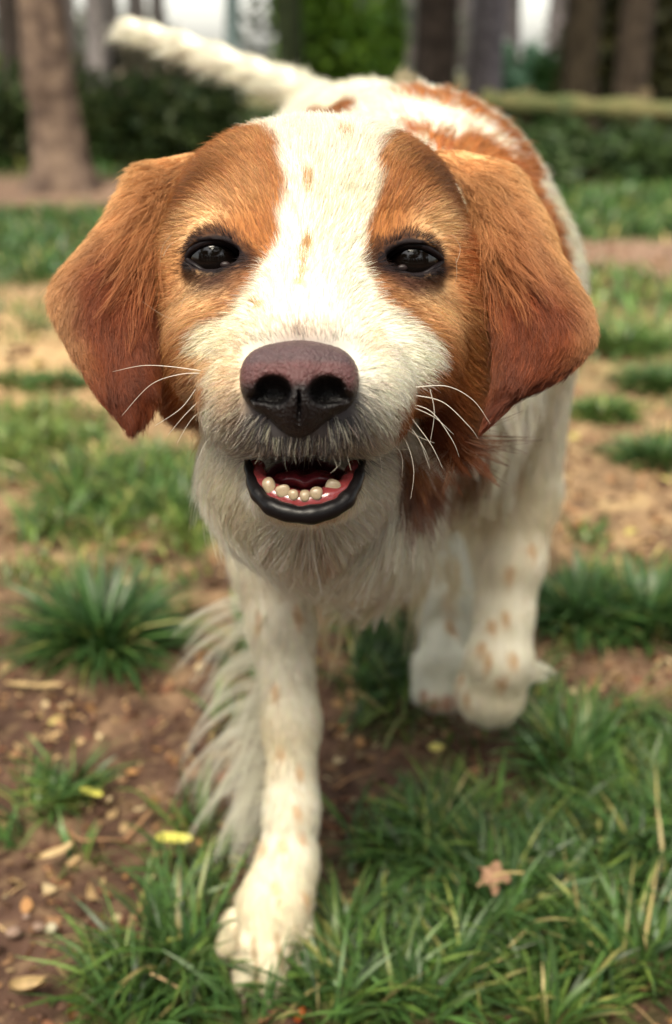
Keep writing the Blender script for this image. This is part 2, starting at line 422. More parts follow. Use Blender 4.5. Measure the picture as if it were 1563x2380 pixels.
for x, y in ((1135, 1530), (1168, 1580), (1192, 1525), (1185, 1325), (1175, 1430), (1145, 1450), (1238, 1275), (1120, 1500), (1045, 1450), (1075, 1565), (1085, 1615), (1040, 1380), (1205, 1110)):
    stroke([(x, y), (x+1, y+12)], 12, TAN*.85, .75 if y > 1200 else .3)
for x, y in ((592, 2215), (600, 2270), (655, 2240), (648, 2200), (556, 2190), (680, 2230)): stroke([(x-3, y-30), (x, y+10)], 8, TAN*.42, .6)  # dark crease shade painted between the toes
for x, y in ((985, 1622), (1010, 1634), (1038, 1634), (1062, 1618)): stroke([(x, y-6), (x, y+8)], 13, DARKO*1.9, .7)
EC = [W(x, y, d-ER) for x, y, d in EYES]
LIDUV = [head_uv(np.array([W(x, y, .449) for x, y in L])) for L in LIDS]
def blob(q, px, py, rx, ry, d=.45, rot=0):
    h = ray(px, py, d); c = head_uv(h); s = ((h-CAM)@FW)/FPX; e = (q-c); 
    if rot: cc, ss = math.cos(rot), math.sin(rot); e = np.stack([e[:, 0]*cc+e[:, 1]*ss, -e[:, 0]*ss+e[:, 1]*cc], -1)
    return np.exp(-((e[:, 0]/(rx*s))**2+(e[:, 1]/(ry*s))**2))
def coat(p, hair=True, r=None):
    n = len(p); q = head_uv(p); nz = noise(p, 130, 1)*.6+noise(p, 320, 2)*.4
    c = np.tile(WHITE, (n, 1))
    def mix(w_, col):
        nonlocal c; w_ = np.clip(w_, 0, 1)[:, None]; c = c*(1-w_)+np.asarray(col)*w_
    lowf = noise(p, 22, 5)*.5+.5
    mix(sstep(.45, .95, lowf)*.45, CREAM)
    head = (p[:, 1] < .60) & (p[:, 2] > .30)
    hd = sstep(.64, .55, p[:, 1])*sstep(.285, .32, p[:, 2])
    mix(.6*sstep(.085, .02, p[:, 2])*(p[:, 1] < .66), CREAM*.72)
    # warm shade painted into the underside of the throat and chest
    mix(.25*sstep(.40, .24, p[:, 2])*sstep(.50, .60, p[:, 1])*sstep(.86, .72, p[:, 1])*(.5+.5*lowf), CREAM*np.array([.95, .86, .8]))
    for P in (PL, PR):
        w_ = sstep(.0016, -.0030, sd_poly(q, P) + nz*.0030)*hd
        b = ORANGE*.88
        mix(w_, b)
    o = 0
    for P in (PL, PR): o = np.maximum(o, sstep(.0, -.004, sd_poly(q, P)+nz*.002)*hd)
    # shade differences inside the patches: pale brow, pale cheek, dark temple
    for px, py, rx, ry, rot, col, s in [
        (460, 512, 80, 36, .5, np.array([.84, .56, .29]), 1), (1020, 525, 52, 60, -.6, np.array([.84, .56, .29]), 1), (455, 690, 85, 75, 0, np.array([.80, .53, .28]), 1), (1020, 700, 85, 75, 0, np.array([.78, .50, .25]), 1),
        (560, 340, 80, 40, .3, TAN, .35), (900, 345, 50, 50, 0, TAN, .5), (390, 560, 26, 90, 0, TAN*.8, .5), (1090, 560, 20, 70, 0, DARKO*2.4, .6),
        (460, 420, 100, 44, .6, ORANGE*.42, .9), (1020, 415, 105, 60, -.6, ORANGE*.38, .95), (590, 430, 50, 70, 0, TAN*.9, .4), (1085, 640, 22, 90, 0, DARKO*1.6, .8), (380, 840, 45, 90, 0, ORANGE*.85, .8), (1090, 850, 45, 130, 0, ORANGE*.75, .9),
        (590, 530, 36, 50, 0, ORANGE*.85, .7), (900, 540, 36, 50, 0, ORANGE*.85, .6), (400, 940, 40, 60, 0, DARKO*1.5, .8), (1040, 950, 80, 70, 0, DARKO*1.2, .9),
        (640, 300, 50, 18, 0, TAN, .4)]:
        mix(blob(q, px, py, rx, ry, rot=rot)*s*o, col)
    # dark skin round the eyes
    for (x, y, d), L, s in zip(EYES, LIDUV, (-1, 1)):
        sd = sd_poly(q, L)
        mix(.9*sstep(.0085, .0035, sd+nz*.003)*hd*(sd > .0024), DARKO*.22)
        mix(blob(q, x-66*s, y+18, 30, 20)*.85*hd, LASH*1.8)
        mix(blob(q, x+0*s, y+60, 76, 30)*.9*hd*sstep(-.7, .3, nz+.25), np.array([.085, .035, .026]))
        mix(blob(q, x-20*s, y+105, 40, 28)*.45*hd*sstep(-.3, .6, nz+.1), DARKO*.8)
        mix(blob(q, x-8*s, y-42, 66, 12)*.35*hd, DARKO*.5)
        mix(sstep(.0034, .0014, sd+nz*.0010)*hd, LASH)
    # muzzle: pinkish above the nose, grey below it
    mix(blob(q, 700, 775, 95, 34, .41)*.55*hd, PINK*.9)
    mix(blob(q, 700, 800, 140, 26, .40)*.6*hd, GREY*1.6)
    mz = blob(q, 700, 985, 165, 80, .41)*hd
    if hair: g = (r.random(n) < .70)
    else: g = np.ones(n, bool)
    mix(np.clip(mz*1.7, 0, 1)*np.where(g, .92, .10), GREY*(1.0 if hair else .8))
    mix(blob(q, 600, 930, 75, 60, .41)*.8*hd*np.where(g, 1, .2), GREY); mix(blob(q, 795, 930, 75, 60, .41)*.8*hd*np.where(g, 1, .2), GREY)
    mix(blob(q, 540, 880, 40, 100, .43)*.45*hd, TAN*1.1); mix(blob(q, 868, 790, 30, 60, .43)*.3*hd, TAN*1.15)
    mix(blob(q, 460, 900, 45, 90, .45)*.3*hd, CREAM)
    # inside of the mouth and the dark lip line
    e = ((p-MC)@AX.T)/np.array(MR); inm = np.linalg.norm(e, axis=1)
    mix(sstep(1.16, 1.05, inm), (.055, .006, .008)); mix(sstep(1.30, 1.16, inm)*(inm > 1.05)*sstep(.0, .15, inm-1.0)*.9*((p-MC)@UP < .002), LASH)
    # lay on the strokes: fur markings and the painted shade
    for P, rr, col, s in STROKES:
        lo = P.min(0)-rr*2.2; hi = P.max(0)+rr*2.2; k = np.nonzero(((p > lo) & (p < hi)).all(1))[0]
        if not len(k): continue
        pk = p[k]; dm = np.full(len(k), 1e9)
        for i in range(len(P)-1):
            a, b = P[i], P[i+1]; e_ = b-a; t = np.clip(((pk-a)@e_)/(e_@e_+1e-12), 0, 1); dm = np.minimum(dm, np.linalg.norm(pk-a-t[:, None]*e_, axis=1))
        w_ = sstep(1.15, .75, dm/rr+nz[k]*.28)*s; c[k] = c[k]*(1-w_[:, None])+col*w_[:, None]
    return c
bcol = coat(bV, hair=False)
dog = empty('dog', (.03, .78, 0))
tag(dog, 'white dog with orange brown ears and face patches walking towards the viewer, mouth open', 'dog')
M_skin = mat('dog_skin', attr='fcol', rough=.75, spec=.2)
M_fur = mat('dog_fur', attr='fcol', rough=.48, spec=.35, transl=.22)
body = link('body', mesh_np('body', bV, bF, bcol), M_skin, dog)
print('coat', time.time()-T0)

# ---- how the coat lies: (place, direction, length, reach)
AN = []
def an(px, py, du, dv, back, ln, s, d=.5): AN.append((ray(px, py, d), nrm(RT*du+UP*dv+FW*back), ln, s))
def aw(p, dr, ln, s): AN.append((np.array(p, float), nrm(np.array(dr, float)), ln, s))
mir = lambda x: 1466-x
for px, py, du, dv, bk, ln in [(700, 770, 0, 1, .4, .004), (640, 790, -.5, .8, .4, .004), (700, 720, 0, 1, .4, .0055), (620, 740, -.6, .7, .4, .006), (728, 640, 0, 1, .4, .007), (735, 540, 0, 1, .4, .008),
    (735, 430, 0, 1, .4, .0075), (735, 330, 0, 1, .6, .009), (600, 400, -.45, .8, .3, .0075), (500, 380, -.75, .6, .3, .0085), (420, 430, -.9, .3, .3, .009), (400, 520, -1, .15, .3, .009), (450, 540, -.85, .45, .2, .008), (540, 520, -.5, .8, .2, .007),
    (600, 560, -.3, .9, .2, .006), (405, 610, -1, -.1, .3, .009), (500, 660, -.8, -.25, .3, .006), (460, 700, -.9, -.35, .3, .0075), (560, 680, -.6, .2, .3, .0055), (420, 760, -.9, -.5, .4, .009), (370, 800, -.8, -.7, .5, .009), (540, 780, -.8, .1, .4, .006),
    (470, 830, -.9, -.4, .4, .007), (540, 900, -.9, -.3, .4, .006), (560, 980, -.7, -.7, .3, .007), (610, 1010, -.35, -.9, .2, .008), (700, 1030, 0, -1, 0, .008), (440, 930, -.7, -.8, .4, .008), (500, 1010, -.6, -.8, .3, .0075)]:
    an(px, py, du, dv, bk, ln, .011)
    if abs(du) > .01: an(mir(px), py, -du, dv, bk, ln, .011)
for (x, y, d), s in zip(EYES, (-1, 1)):
    for ox, oy, du, dv in ((0, -46, .3*s, .8), (40*s, -38, .8*s, .5), (-40*s, -36, -.1*s, .9), (0, 48, .8*s, -.2), (45*s, 40, .9*s, -.1), (-45*s, 42, .5*s, -.3), (75*s, 0, 1*s, 0)):
        an(x+ox, y+oy, du, dv, .3, .0042, .006)
an(711, 1215, 0, -1, .2, .006, .009); an(640, 1190, -.5, -.9, .3, .007, .009); an(790, 1190, .5, -.9, .3, .007, .009); an(570, 1120, -.7, -.7, .4, .007, .011); an(860, 1120, .7, -.6, .4, .007, .011)
for px, py, du, dv, bk, ln in [(430, 1050, -.25, -.9, .2, .017), (520, 1150, -.1, -1, .2, .020), (640, 1300, 0, -1, .1, .022), (560, 1320, -.1, -1, .1, .014), (760, 1260, .1, -1, .1, .032), (860, 1260, .15, -1, .1, .034), (960, 1260, .3, -1, .1, .034), (1040, 1150, .5, -.9, .1, .035), (980, 1060, .2, -1, .1, .030), (1080, 1300, .35, -1, .1, .036), (1000, 1340, .2, -1, .1, .03)]:
    an(px, py, du, dv, bk, ln, .035, .68)
aw((.05, .75, .54), (0, .8, .1), .022, .06); aw((-.03, .72, .52), (-.5, .8, 0), .022, .06); aw((.14, .75, .50), (.5, .8, -.3), .016, .06)
aw((.05, .95, .53), (0, 1, 0), .018, .1); aw((.02, 1.12, .52), (0, 1, 0), .020, .1); aw((.15, .85, .42), (.1, .8, -.6), .014, .08); aw((.14, 1.0, .40), (0, .8, -.6), .016, .08)
aw((-.06, .85, .42), (-.1, .8, -.6), .014, .08); aw((-.05, 1.0, .40), (0, .8, -.6), .016, .08); aw((.05, .85, .26), (0, .3, -1), .035, .08); aw((.04, 1.0, .30), (0, .4, -1), .028, .08)
aw((.12, 1.12, .35), (0, .5, -1), .018, .08); aw((-.07, 1.12, .35), (0, .5, -1), .018, .08)
for p in LEG[1:]: aw(p, (0, .05, -1), .0065, .035)
aw(G(610, 2240, .02), (0, -.6, -.6), .0045, .02)
for p in LEG2[1:]: aw(p, (0, .1, -1), .008, .035)
aw(v3(.135, .80, .27), (.1, .2, -1), .013, .045); aw(W(1140, 1600, .87), (0, -.3, -1), .010, .03); aw(W(1238, 1566, .93), (1, .3, .1), .012, .015)
aw(v3(.105, 1.1, .15), (0, 0, -1), .010, .04); aw(W(1028, 1500, 1.0), (0, -.2, -1), .007, .04)
aw((-.03, 1.2, .12), (0, 0, -1), .010, .06)
for i in range(1, len(TAIL)): aw(TAIL[i], TAIL[i]-TAIL[i-1]+v3(0, 0, -.004), .020 if i < 7 else .016, .03)
AP = np.array([a[0] for a in AN]); AD = np.array([a[1] for a in AN]); AL = np.array([a[2] for a in AN]); AS = np.array([a[3] for a in AN])
def lay(P, N):
    D = np.zeros_like(P); L = np.zeros(len(P))
    for i in range(0, len(P), 20000):
        p = P[i:i+20000]; d2 = ((p[:, None]-AP[None])**2).sum(-1)
        w_ = np.exp(-d2/(2*AS**2))*(.011/AS)**3 + 1e-7/(d2+1e-4)
        w_ /= w_.sum(1, keepdims=True); D[i:i+20000] = w_@AD; L[i:i+20000] = w_@AL
    D = D + .22*np.stack([noise(P, 45, 11), noise(P, 45, 12), noise(P, 45, 13)], -1)
    D = nrm(D - N*(D*N).sum(1)[:, None]); return D, L
def keep(P, N):
    """no hair inside the mouth, on the eyes or under the nose pad"""
    e = np.linalg.norm(((P-MC)@AX.T)/np.array(MR), axis=1); k = e > 1.22
    q = head_uv(P); hd = (P[:, 1] < .5)
    for L in LIDUV: k &= ~(hd & (sd_poly(q, L) < .0009))
    s = .405/FPX; c0 = head_uv(W(697, 885, .405)); z = (q-c0)/s
    k &= ~(hd & (np.abs(z[:, 0]) < 122-.0*z[:, 1]) & (z[:, 1] < 78) & (z[:, 1] > -70))
    k &= ~(hd & (np.abs(z[:, 0]) < 62) & (z[:, 1] < -60) & (z[:, 1] > -118))
    return k
def fur(name, dens, n, rad, seed, **kw):
    r = np.random.default_rng(seed); P, N, t, b = scatter(bV, bF, bN, n, dens, r); k = keep(P, N); P, N = P[k], N[k]
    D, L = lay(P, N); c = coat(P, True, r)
    tl = np.nonzero((P[:, 1] > 1.12) & (P[:, 2] > .47) & (P[:, 0] < .0))[0]
    if len(tl):
        TT = catmull(TAIL, 90); tg = nrm(np.gradient(TT, axis=0)); nn_ = ((P[tl][:, None]-TT[None])**2).sum(-1).argmin(1); D[tl] = nrm(tg[nn_]+r.normal(size=(len(tl), 3))*.10-np.array([0, 0, .25])*(N[tl][:, 2] < .2)[:, None]); L[tl] = .015+.012*(N[tl][:, 2] < 0)
    v = (1+.17*r.normal(size=len(P))).clip(.5, 1.4); gold = ((r.random(len(P)) < .18)*.5*np.clip((c[:, 0]-c[:, 2]-.2)*4, 0, 1)*(c[:, 0] > .25))[:, None]; c = c*(1-gold)+TAN*1.05*gold; c = np.clip(c*v[:, None]*(1+.05*r.normal(size=(len(P), 3))), .004, .9)
    wt = sstep(.30, .0, np.abs(c[:, 0]-c[:, 2]))       # white hair a little longer and brighter at random
    cl = np.clip((L-.004)/.03, .15, .8)*(1-.7*(sstep(1.12, 1.17, P[:, 1])*(P[:, 2] > .47)))
    pts, R = grow(P, N, D, L, rad*(1+.9*np.clip((L-.01)/.03, 0, 1)), tilt=np.clip(.30-L*4, .16, .30), clump=cl, seed=seed, **kw)
    return hair_object(name, pts, R, c, M_fur, dog)
headw = sstep(.60, .555, bV[:, 1])*sstep(.30, .33, bV[:, 2])
back = sstep(.35, -.1, bN@FW)
fur('head_fur', headw*(.12+back), 250000, .000090, 5, k=5, ncl=30000, jit=.11, wave=.05)
bodyw = (1-headw)*(.25+.75*sstep(.5, -.1, bN@FW))*(1+2.0*sstep(.24, .20, bV[:, 2])*sstep(.68, .63, bV[:, 1]))*sstep(.008, .014, bV[:, 2])
fur('body_fur', bodyw, 230000, .00015, 6, k=6, ncl=11000, jit=.12, wave=.10, droop=.15)
print('fur', time.time()-T0)

# feathering behind the planted foreleg
r = np.random.default_rng(21); pts = []; rad = []; col = []
def lock(P, n, spread, r0, c, rr=.00016):
    P = catmull(P, 9)
    for i in range(n):
        o = r.normal(size=3)*spread; o2 = r.normal(size=3)*spread*.45; t = np.linspace(0, 1, 9)[:, None]; e = .7+.45*r.random()
        Q = catmull(P[:max(4, int(len(P)*min(1, e)))], 9) + o*(1-t)+o2*t*1.3 + np.sin(t*5+r.random()*6)*o2*.8
        pts.append(Q); rad.append(rr*(1-.75*np.linspace(0, 1, 9)**1.3)); cc = np.clip(c*(1+.1*r.normal()), 0, .85); col.append(cc)
for i in range(26):
    y0 = 1385+i*19.5+r.normal()*11; x0 = 606+(y0-1385)*.035; d0 = .752
    ln = (140+38*r.normal())*(1 if i < 20 else .85); dn = 110+i*2.6+r.normal()*14
    P = [W(x0, y0, d0-.006), W(x0-ln*.38, y0+dn*.12, d0+.014), W(x0-ln*.75, y0+dn*.5, d0+.024), W(x0-ln*(1.02), y0+dn*1.05, d0+.028)]
    lock(P, 30, .0034, 1, WHITE*.97, .000105)
for i in range(12):
    y0 = 1560+i*26+r.normal()*6
    P = [W(616, y0, .738), W(590, y0+50, .75), W(560, y0+130, .758), W(535, y0+190, .758)]
    lock(P, 26, .0032, 1, WHITE, .000105)
for i in range(26):
    x0 = 735+i*13+r.normal()*8; y0 = 1290+r.normal()*25; d_ = .70+.03*r.random(); P = [W(x0, y0, d_), W(x0+r.normal()*10, y0+45, d_), W(x0+r.normal()*18, y0+90, d_+.01), W(x0+r.normal()*26, y0+125+r.normal()*18, d_+.01)]
    lock(P, 22, .004, 1, CREAM*(.8+.3*r.random()), .00011)
for x0, y0, dx, dy, dd in [(770, 1420, -25, 120, .74), (800, 1440, -35, 150, .75), (750, 1440, 20, 110, .73), (850, 1420, -30, 100, .75), (960, 1400, -20, 130, .80), (980, 1400, -30, 150, .82), (820, 1410, -60, 190, .75), (910, 1400, 10, 60, .76), (1060, 1370, 60, 8, .83)]:
    P = [W(x0, y0-60, dd), W(x0+dx*.1, y0, dd), W(x0+dx*.5, y0+dy*.5, dd), W(x0+dx, y0+dy, dd)]
    lock(P, 16, .0028, 1, CREAM*1.1, .00012)
for x0, y0, dx, dy, dd in [(690, 190, -8, -38, 1.12), (720, 195, -20, -40, 1.12), (930, 195, 8, -32, .80), (955, 200, -10, -30, .80), (940, 200, 20, -24, .8)]:
    P = [W(x0, y0+20, dd), W(x0+dx*.3, y0+dy*.3, dd), W(x0+dx*.7, y0+dy*.7, dd), W(x0+dx, y0+dy, dd)]
    lock(P, 70, .004, 1, (CREAM*.55 if 900 < x0 < 1000 else WHITE))
for x0, y0 in ((1255, 1550), (1235, 1565), (1240, 990)):
    d_ = .92 if y0 > 1200 else .82; P = [W(x0-25, y0, d_), W(x0, y0+2, d_), W(x0+20, y0+(6 if y0 > 1200 else 0), d_), W(x0+36, y0+(18 if y0 > 1200 else -4), d_)]
    lock(P, 60, .003, 1, WHITE)
hair_object('leg_feathering', np.array(pts), np.array(rad), np.array(col), M_fur, dog)

# whiskers
pts = []; rad = []; col = []
def whisk(pp, d, rr=.00022, c=(.85, .80, .70), end=None):
    n = len(pp); dd = np.linspace(d, end if end else d+.01, n); P = catmull([W(x, y, q) for (x, y), q in zip(pp, dd)], 14)
    pts.append(P); rad.append(rr*(1-.8*np.linspace(0, 1, 14)**1.5)); col.append(c)
for pp in ([(470, 862), (395, 852), (330, 850), (262, 864)], [(480, 868), (420, 870), (350, 895), (284, 966)], [(455, 905), (420, 950), (360, 990)], [(470, 925), (430, 965), (392, 1010)],
           [(500, 940), (450, 970), (412, 1030)], [(520, 985), (478, 1030), (455, 1085)], [(545, 1000), (520, 1040), (512, 1085)], [(560, 1010), (530, 1050), (522, 1100)]):
    whisk(pp, .431, .00018)
for pp in ([(965, 900), (1040, 898), (1100, 930), (1140, 985)], [(960, 918), (1030, 935), (1090, 990), (1112, 1020)], [(930, 935), (1000, 955), (1050, 1020), (1068, 1062)], [(945, 940), (1010, 970), (1055, 1010)],
           [(900, 965), (950, 990), (985, 1040), (998, 1072)], [(890, 985), (940, 1020), (962, 1090), (955, 1160)], [(870, 1000), (930, 1050), (935, 1110)], [(910, 970), (965, 1010), (1010, 1030)], [(880, 960), (960, 1000), (1000, 1090)],
           [(845, 1020), (880, 1050), (890, 1120)], [(940, 950), (1000, 1030), (1030, 1090)], [(1000, 905), (1010, 960), (1000, 1030)]):
    whisk(pp, .429, .00019)
for i in range(9):                                         # bristles hanging over the mouth
    x = 612+r.random()*200; y = 1015+r.random()*30; s = (x-712)/130; ln = 25+50*r.random()
    whisk([(x, y), (x+s*14+r.normal()*3, y+ln*.35), (x+s*18+r.normal()*6, y+ln*.75), (x+s*16+r.normal()*8, y+ln)], .4085+abs(s)*.012, .00010+.00005*r.random(), (.55, .50, .40), end=.405+abs(s)*.012)
for pp in ([(380, 595), (395, 570), (425, 552)], [(1060, 600), (1062, 640), (1055, 670)], [(400, 545), (378, 575), (372, 620)], [(1062, 610), (1070, 575), (1050, 540)], [(430, 690), (400, 740), (330, 700)]):
    whisk(pp, .447, .00009, (.45, .36, .26), end=.452)
hair_object('whiskers', np.array(pts), np.array(rad), np.array(col), mat('whisker', attr='fcol', rough=.4, spec=.4, transl=.3), dog)

# eyes: glossy ball, and a rim of dark skin lying on it
M_eye = mat('eye_gloss', (.004, .0025, .002), rough=.03, spec=.42)
M_rim = mat('eyelid_skin', (.008, .005, .006), rough=.45, spec=.18, noise_bump=(900, .3, .0003))
M_iris = mat('eye_brown', (.025, .009, .004), rough=.05, spec=.6)
for (x, y, d), L in zip(EYES, LIDS):
    c = W(x, y, d); e = link('eye', mesh_np('eye', *ellipsoid(c, (ER, ER, ER), AX, 48, 32)), M_eye, dog)
    v, F_ = ellipsoid(W(x+22*(1 if x < 700 else -1), y+16, d-ER+.0018), (.0022, .0014, .0008), AX, 16, 10)
    link('tear_corner', mesh_np('tear_corner', v, F_), mat('tear_skin', (.02, .012, .012), rough=.4, spec=.2), e)
    P = []
    for (lx, ly) in L+L[:1]:
        dv = nrm(W(lx, ly, 1)-CAM); oc = CAM-c; b_ = dv@oc; q = b_*b_-(oc@oc-(ER+.0004)**2)
        P.append(CAM+dv*(-b_-math.sqrt(q)) if q > 0 else W(lx, ly, d-.003))
    P = np.array(P[:-1]); K = len(P); PP = catmull(np.concatenate([P[-2:], P, P[:3]]), (K+4)*8+1)[16:-24+1-8+8]
    PP = catmull(np.concatenate([P[-1:], P, P[:2]]), (K+2)*8+1)[8:8+K*8+1]
    V_, F_ = tube(PP, .0013+.0003*np.sin(np.linspace(0, 2*math.pi, len(PP))), 10)
    link('eyelid', mesh_np('eyelid', V_, F_), M_rim, e)

# nose pad
g = Field(axis([(-.045, .022, .0006)]), axis([(.32, .40, .0006)]), axis([(.40, .455, .0006)]))
nC = W(697, 870, .395); lo, hi = nC-.03, nC+.03
g = Field(axis([(lo[0], hi[0], .0006)]), axis([(lo[1], hi[1], .0006)]), axis([(lo[2], hi[2], .0006)]))
def NE(px, py, d, rx, ry, rz, k=.003, cut=False, rot=0):
    A = AX
    if rot: c_, s_ = math.cos(rot), math.sin(rot); A = np.stack([RT*c_+UP*s_, -RT*s_+UP*c_, FW])
    g.ell(W(px, py, d), (rx, ry, rz), A, k, cut)
NE(696, 856, .4005, .0190, .0100, .0135, k=.002)
NE(615, 890, .3985, .0088, .0105, .0120, k=.006); NE(778, 892, .3985, .0088, .0105, .0120, k=.006)
NE(696, 900, .3955, .0085, .0120, .0125, k=.006)
NE(696, 935, .3990, .0125, .0098, .0105, k=.006)
NE(694, 975, .4020, .0062, .0065, .0090, k=.006)
NE(634, 905, .3850, .0064, .0050, .0125, k=.0022, cut=True, rot=-.15); NE(762, 907, .3850, .0064, .0050, .0125, k=.0022, cut=True, rot=.15)
NE(612, 921, .3870, .0068, .0019, .0085, k=.0016, cut=True, rot=.10); NE(786, 921, .3870, .0068, .0019, .0085, k=.0016, cut=True, rot=-.10)
NE(696, 965, .3868, .0005, .0110, .0035, k=.0020, cut=True)
V_, F_ = g.nets(); N_ = vnormals(V_, F_)
q = (V_-CAM); dep = q@FW; ly = 1190-FPX*(q@UP)/dep; lx = 781.5+FPX*(q@RT)/dep
bm_ = noise(V_, 900, 3)*.5+noise(V_, 1500, 4)*.5
V_ = V_ + N_*(bm_*.00022)[:, None]
brown = np.array([.108, .042, .042]); dk = np.array([.006, .004, .005])
hgt = (V_-W(697, 915, .395))@UP
w_ = sstep(-.0005, .0050, hgt+noise(V_, 160, 8)*.0012)[:, None]; nc = dk*(1-w_)+brown*w_
rim = sstep(.0090, .0115, hgt+.0*hgt)[:, None]*.55; nc = nc*(1-rim)+np.array([.06, .045, .05])*rim
nc = nc*(1+.18*noise(V_, 500, 6))[:, None]
for nx in (634, 762):
    e = np.linalg.norm((V_-W(nx, 908, .388))@AX.T/np.array([.0072, .0058, .016]), axis=1); k_ = sstep(1.10, .85, e)[:, None]*.95; nc = nc*(1-k_)+dk*.3*k_
link('nose', mesh_np('nose', V_, F_, np.clip(nc, 0, 1)), mat('nose_skin', attr='fcol', rough=.34, spec=.48, noise_bump=(900, 1., .0012)), dog)

# mouth: lower lip, gums, teeth, tongue
M_lip = mat('lip_skin', (.0045, .0035, .004), rough=.42, spec=.22, noise_bump=(420, .4, .0004), coat=.05)
M_gum = mat('gum', (.22, .036, .038), rough=.16, spec=.6, sss=.3, noise_bump=(600, .4, .0005), coat=.5)
M_tooth = mat('tooth_enamel', (.34, .26, .17), rough=.36, spec=.4, sss=.25, sss_r=(1, .8, .5), coat=.3)
lipP = catmull([W(574, 1050, .447), W(578, 1085, .433), (W(592, 1135, .424)), W(632, 1178, .4175), W(710, 1197, .4155), W(788, 1176, .4175), W(826, 1130, .424), W(840, 1085, .433), W(845, 1045, .447)], 60)
tt = np.linspace(-1, 1, 60)
V_, F_ = tube(lipP, .0012+.0025*(1-tt**2)**1.9+.0002*np.sin(tt*23)+.0002*np.sin(tt*41), 16)
link('lower_lip', mesh_np('lower_lip', V_, F_), M_lip, dog)
gumP = catmull([W(596, 1085, .438), W(604, 1122, .430), W(640, 1152, .4235), W(710, 1168, .4215), W(780, 1152, .4235), W(816, 1122, .430), W(826, 1085, .438)], 50)
tt = np.linspace(-1, 1, 50); V_, F_ = tube(gumP, .0036+.0012*(1-tt**2)+.0002*np.sin(tt*31), 14)
gum = link('lower_gum', mesh_np('lower_gum', V_, F_), M_gum, dog)
for x, y, d, rx, ry, rot in ((627, 1126, .4195, .0024, .0036, .35), (659, 1138, .4175, .0028, .0030, .25), (683, 1147, .4165, .0020, .0025, .1), (709, 1150, .4163, .0021, .0026, 0), (736, 1144, .4165, .0024, .0028, -.1), (762, 1134, .4180, .0024, .0028, -.25), (773, 1129, .4200, .0028, .0034, -.35)):
    if x == 762: continue
    c_, s_ = math.cos(rot), math.sin(rot); A = np.stack([RT*c_+UP*s_, -RT*s_+UP*c_, FW])
    V_, F_ = ellipsoid((0, 0, 0), (rx*1.12, ry*.86, .0020), None, 20, 14); V_ = V_[:, [0, 1, 2]]
    V_ = np.sign(V_)*np.abs(V_/np.array([rx*1.12, ry*.86, .002]))**.85*np.array([rx*1.04, ry*.95, .0018]); V_[:, 0] *= 1+.12*(V_[:, 1]/ry) ; V_ += .12*rx*np.stack([noise(V_+x, 300, 1)]*3, -1)
    link('tooth', mesh_np('tooth', V_@A+W(x, y+4, d+.0014), F_), M_tooth, dog)
for x0, s in ():                         # the pale inner cheek beside the opening
    P = catmull([W(x0, 1045, .432), W(x0-s*1, 1070, .431), W(x0-s*2, 1098, .432)], 12); V_, F_ = tube(P, .0024*np.linspace(1, .6, 12), 12)
    link('upper_canine', mesh_np('upper_canine', V_, F_), mat('tooth_base', (.26, .15, .08), rough=.3, spec=.5, sss=.2, coat=.3), dog)
V_, F_ = ellipsoid(W(711, 1118, .445), (.0145, .0058, .022), AX, 36, 22); V_ += noise(V_, 260, 3)[:, None]*UP*.0008; V_ -= (np.exp(-((V_@RT-W(711, 1118, .445)[0])/.003)**2)*.0012)[:, None]*UP
link('tongue', mesh_np('tongue', V_, F_), mat('tongue_skin', (.11, .012, .016), rough=.2, spec=.5, sss=.3, noise_bump=(900, .5, .0005)), dog)

# claws
M_claw = mat('claw', (.10, .06, .045), rough=.35, spec=.5)
for (a, b) in TOES:
    p0 = G(b[0], b[1], .012)+v3(0, -.006, 0); P = catmull([p0, p0+v3(0, -.008, -.001), p0+v3(0, -.014, -.008)], 8)
    V_, F_ = tube(P, .0026*np.linspace(1, .15, 8), 10); link('claw', mesh_np('claw', V_, F_), M_claw, dog)

# ---- ears
ERL = [((478, 352, .540), (412, 362, .530)), ((432, 402, .526), (322, 384, .517)), ((402, 445, .512), (286, 440, .515)), ((384, 510, .500), (245, 515, .515)), ((374, 580, .487), (195, 580, .512)), ((372, 650, .484), (134, 655, .505)), ((370, 720, .480), (126, 720, .497)), ((368, 790, .476), (158, 798, .490)),
       ((368, 850, .473), (194, 860, .482)), ((366, 905, .470), (222, 910, .476)), ((352, 955, .468), (256, 957, .471)), ((325, 985, .467), (281, 988, .468)), ((306, 997, .467), (298, 998, .467))]
ERR = [((990, 352, .540), (1082, 350, .530)), ((1044, 402, .528), (1185, 385, .520)), ((1084, 450, .512), (1225, 440, .520)), ((1104, 520, .500), (1268, 515, .518)), ((1118, 590, .487), (1298, 590, .515)), ((1126, 655, .484), (1335, 655, .508)), ((1138, 715, .480), (1366, 712, .502)), ((1148, 775, .476), (1380, 780, .494)),
       ((1150, 830, .473), (1352, 838, .486)), ((1148, 880, .470), (1296, 885, .478)), ((1140, 925, .468), (1222, 922, .472)), ((1130, 965, .467), (1172, 962, .468)), ((1118, 1003, .467), (1126, 1003, .467))]
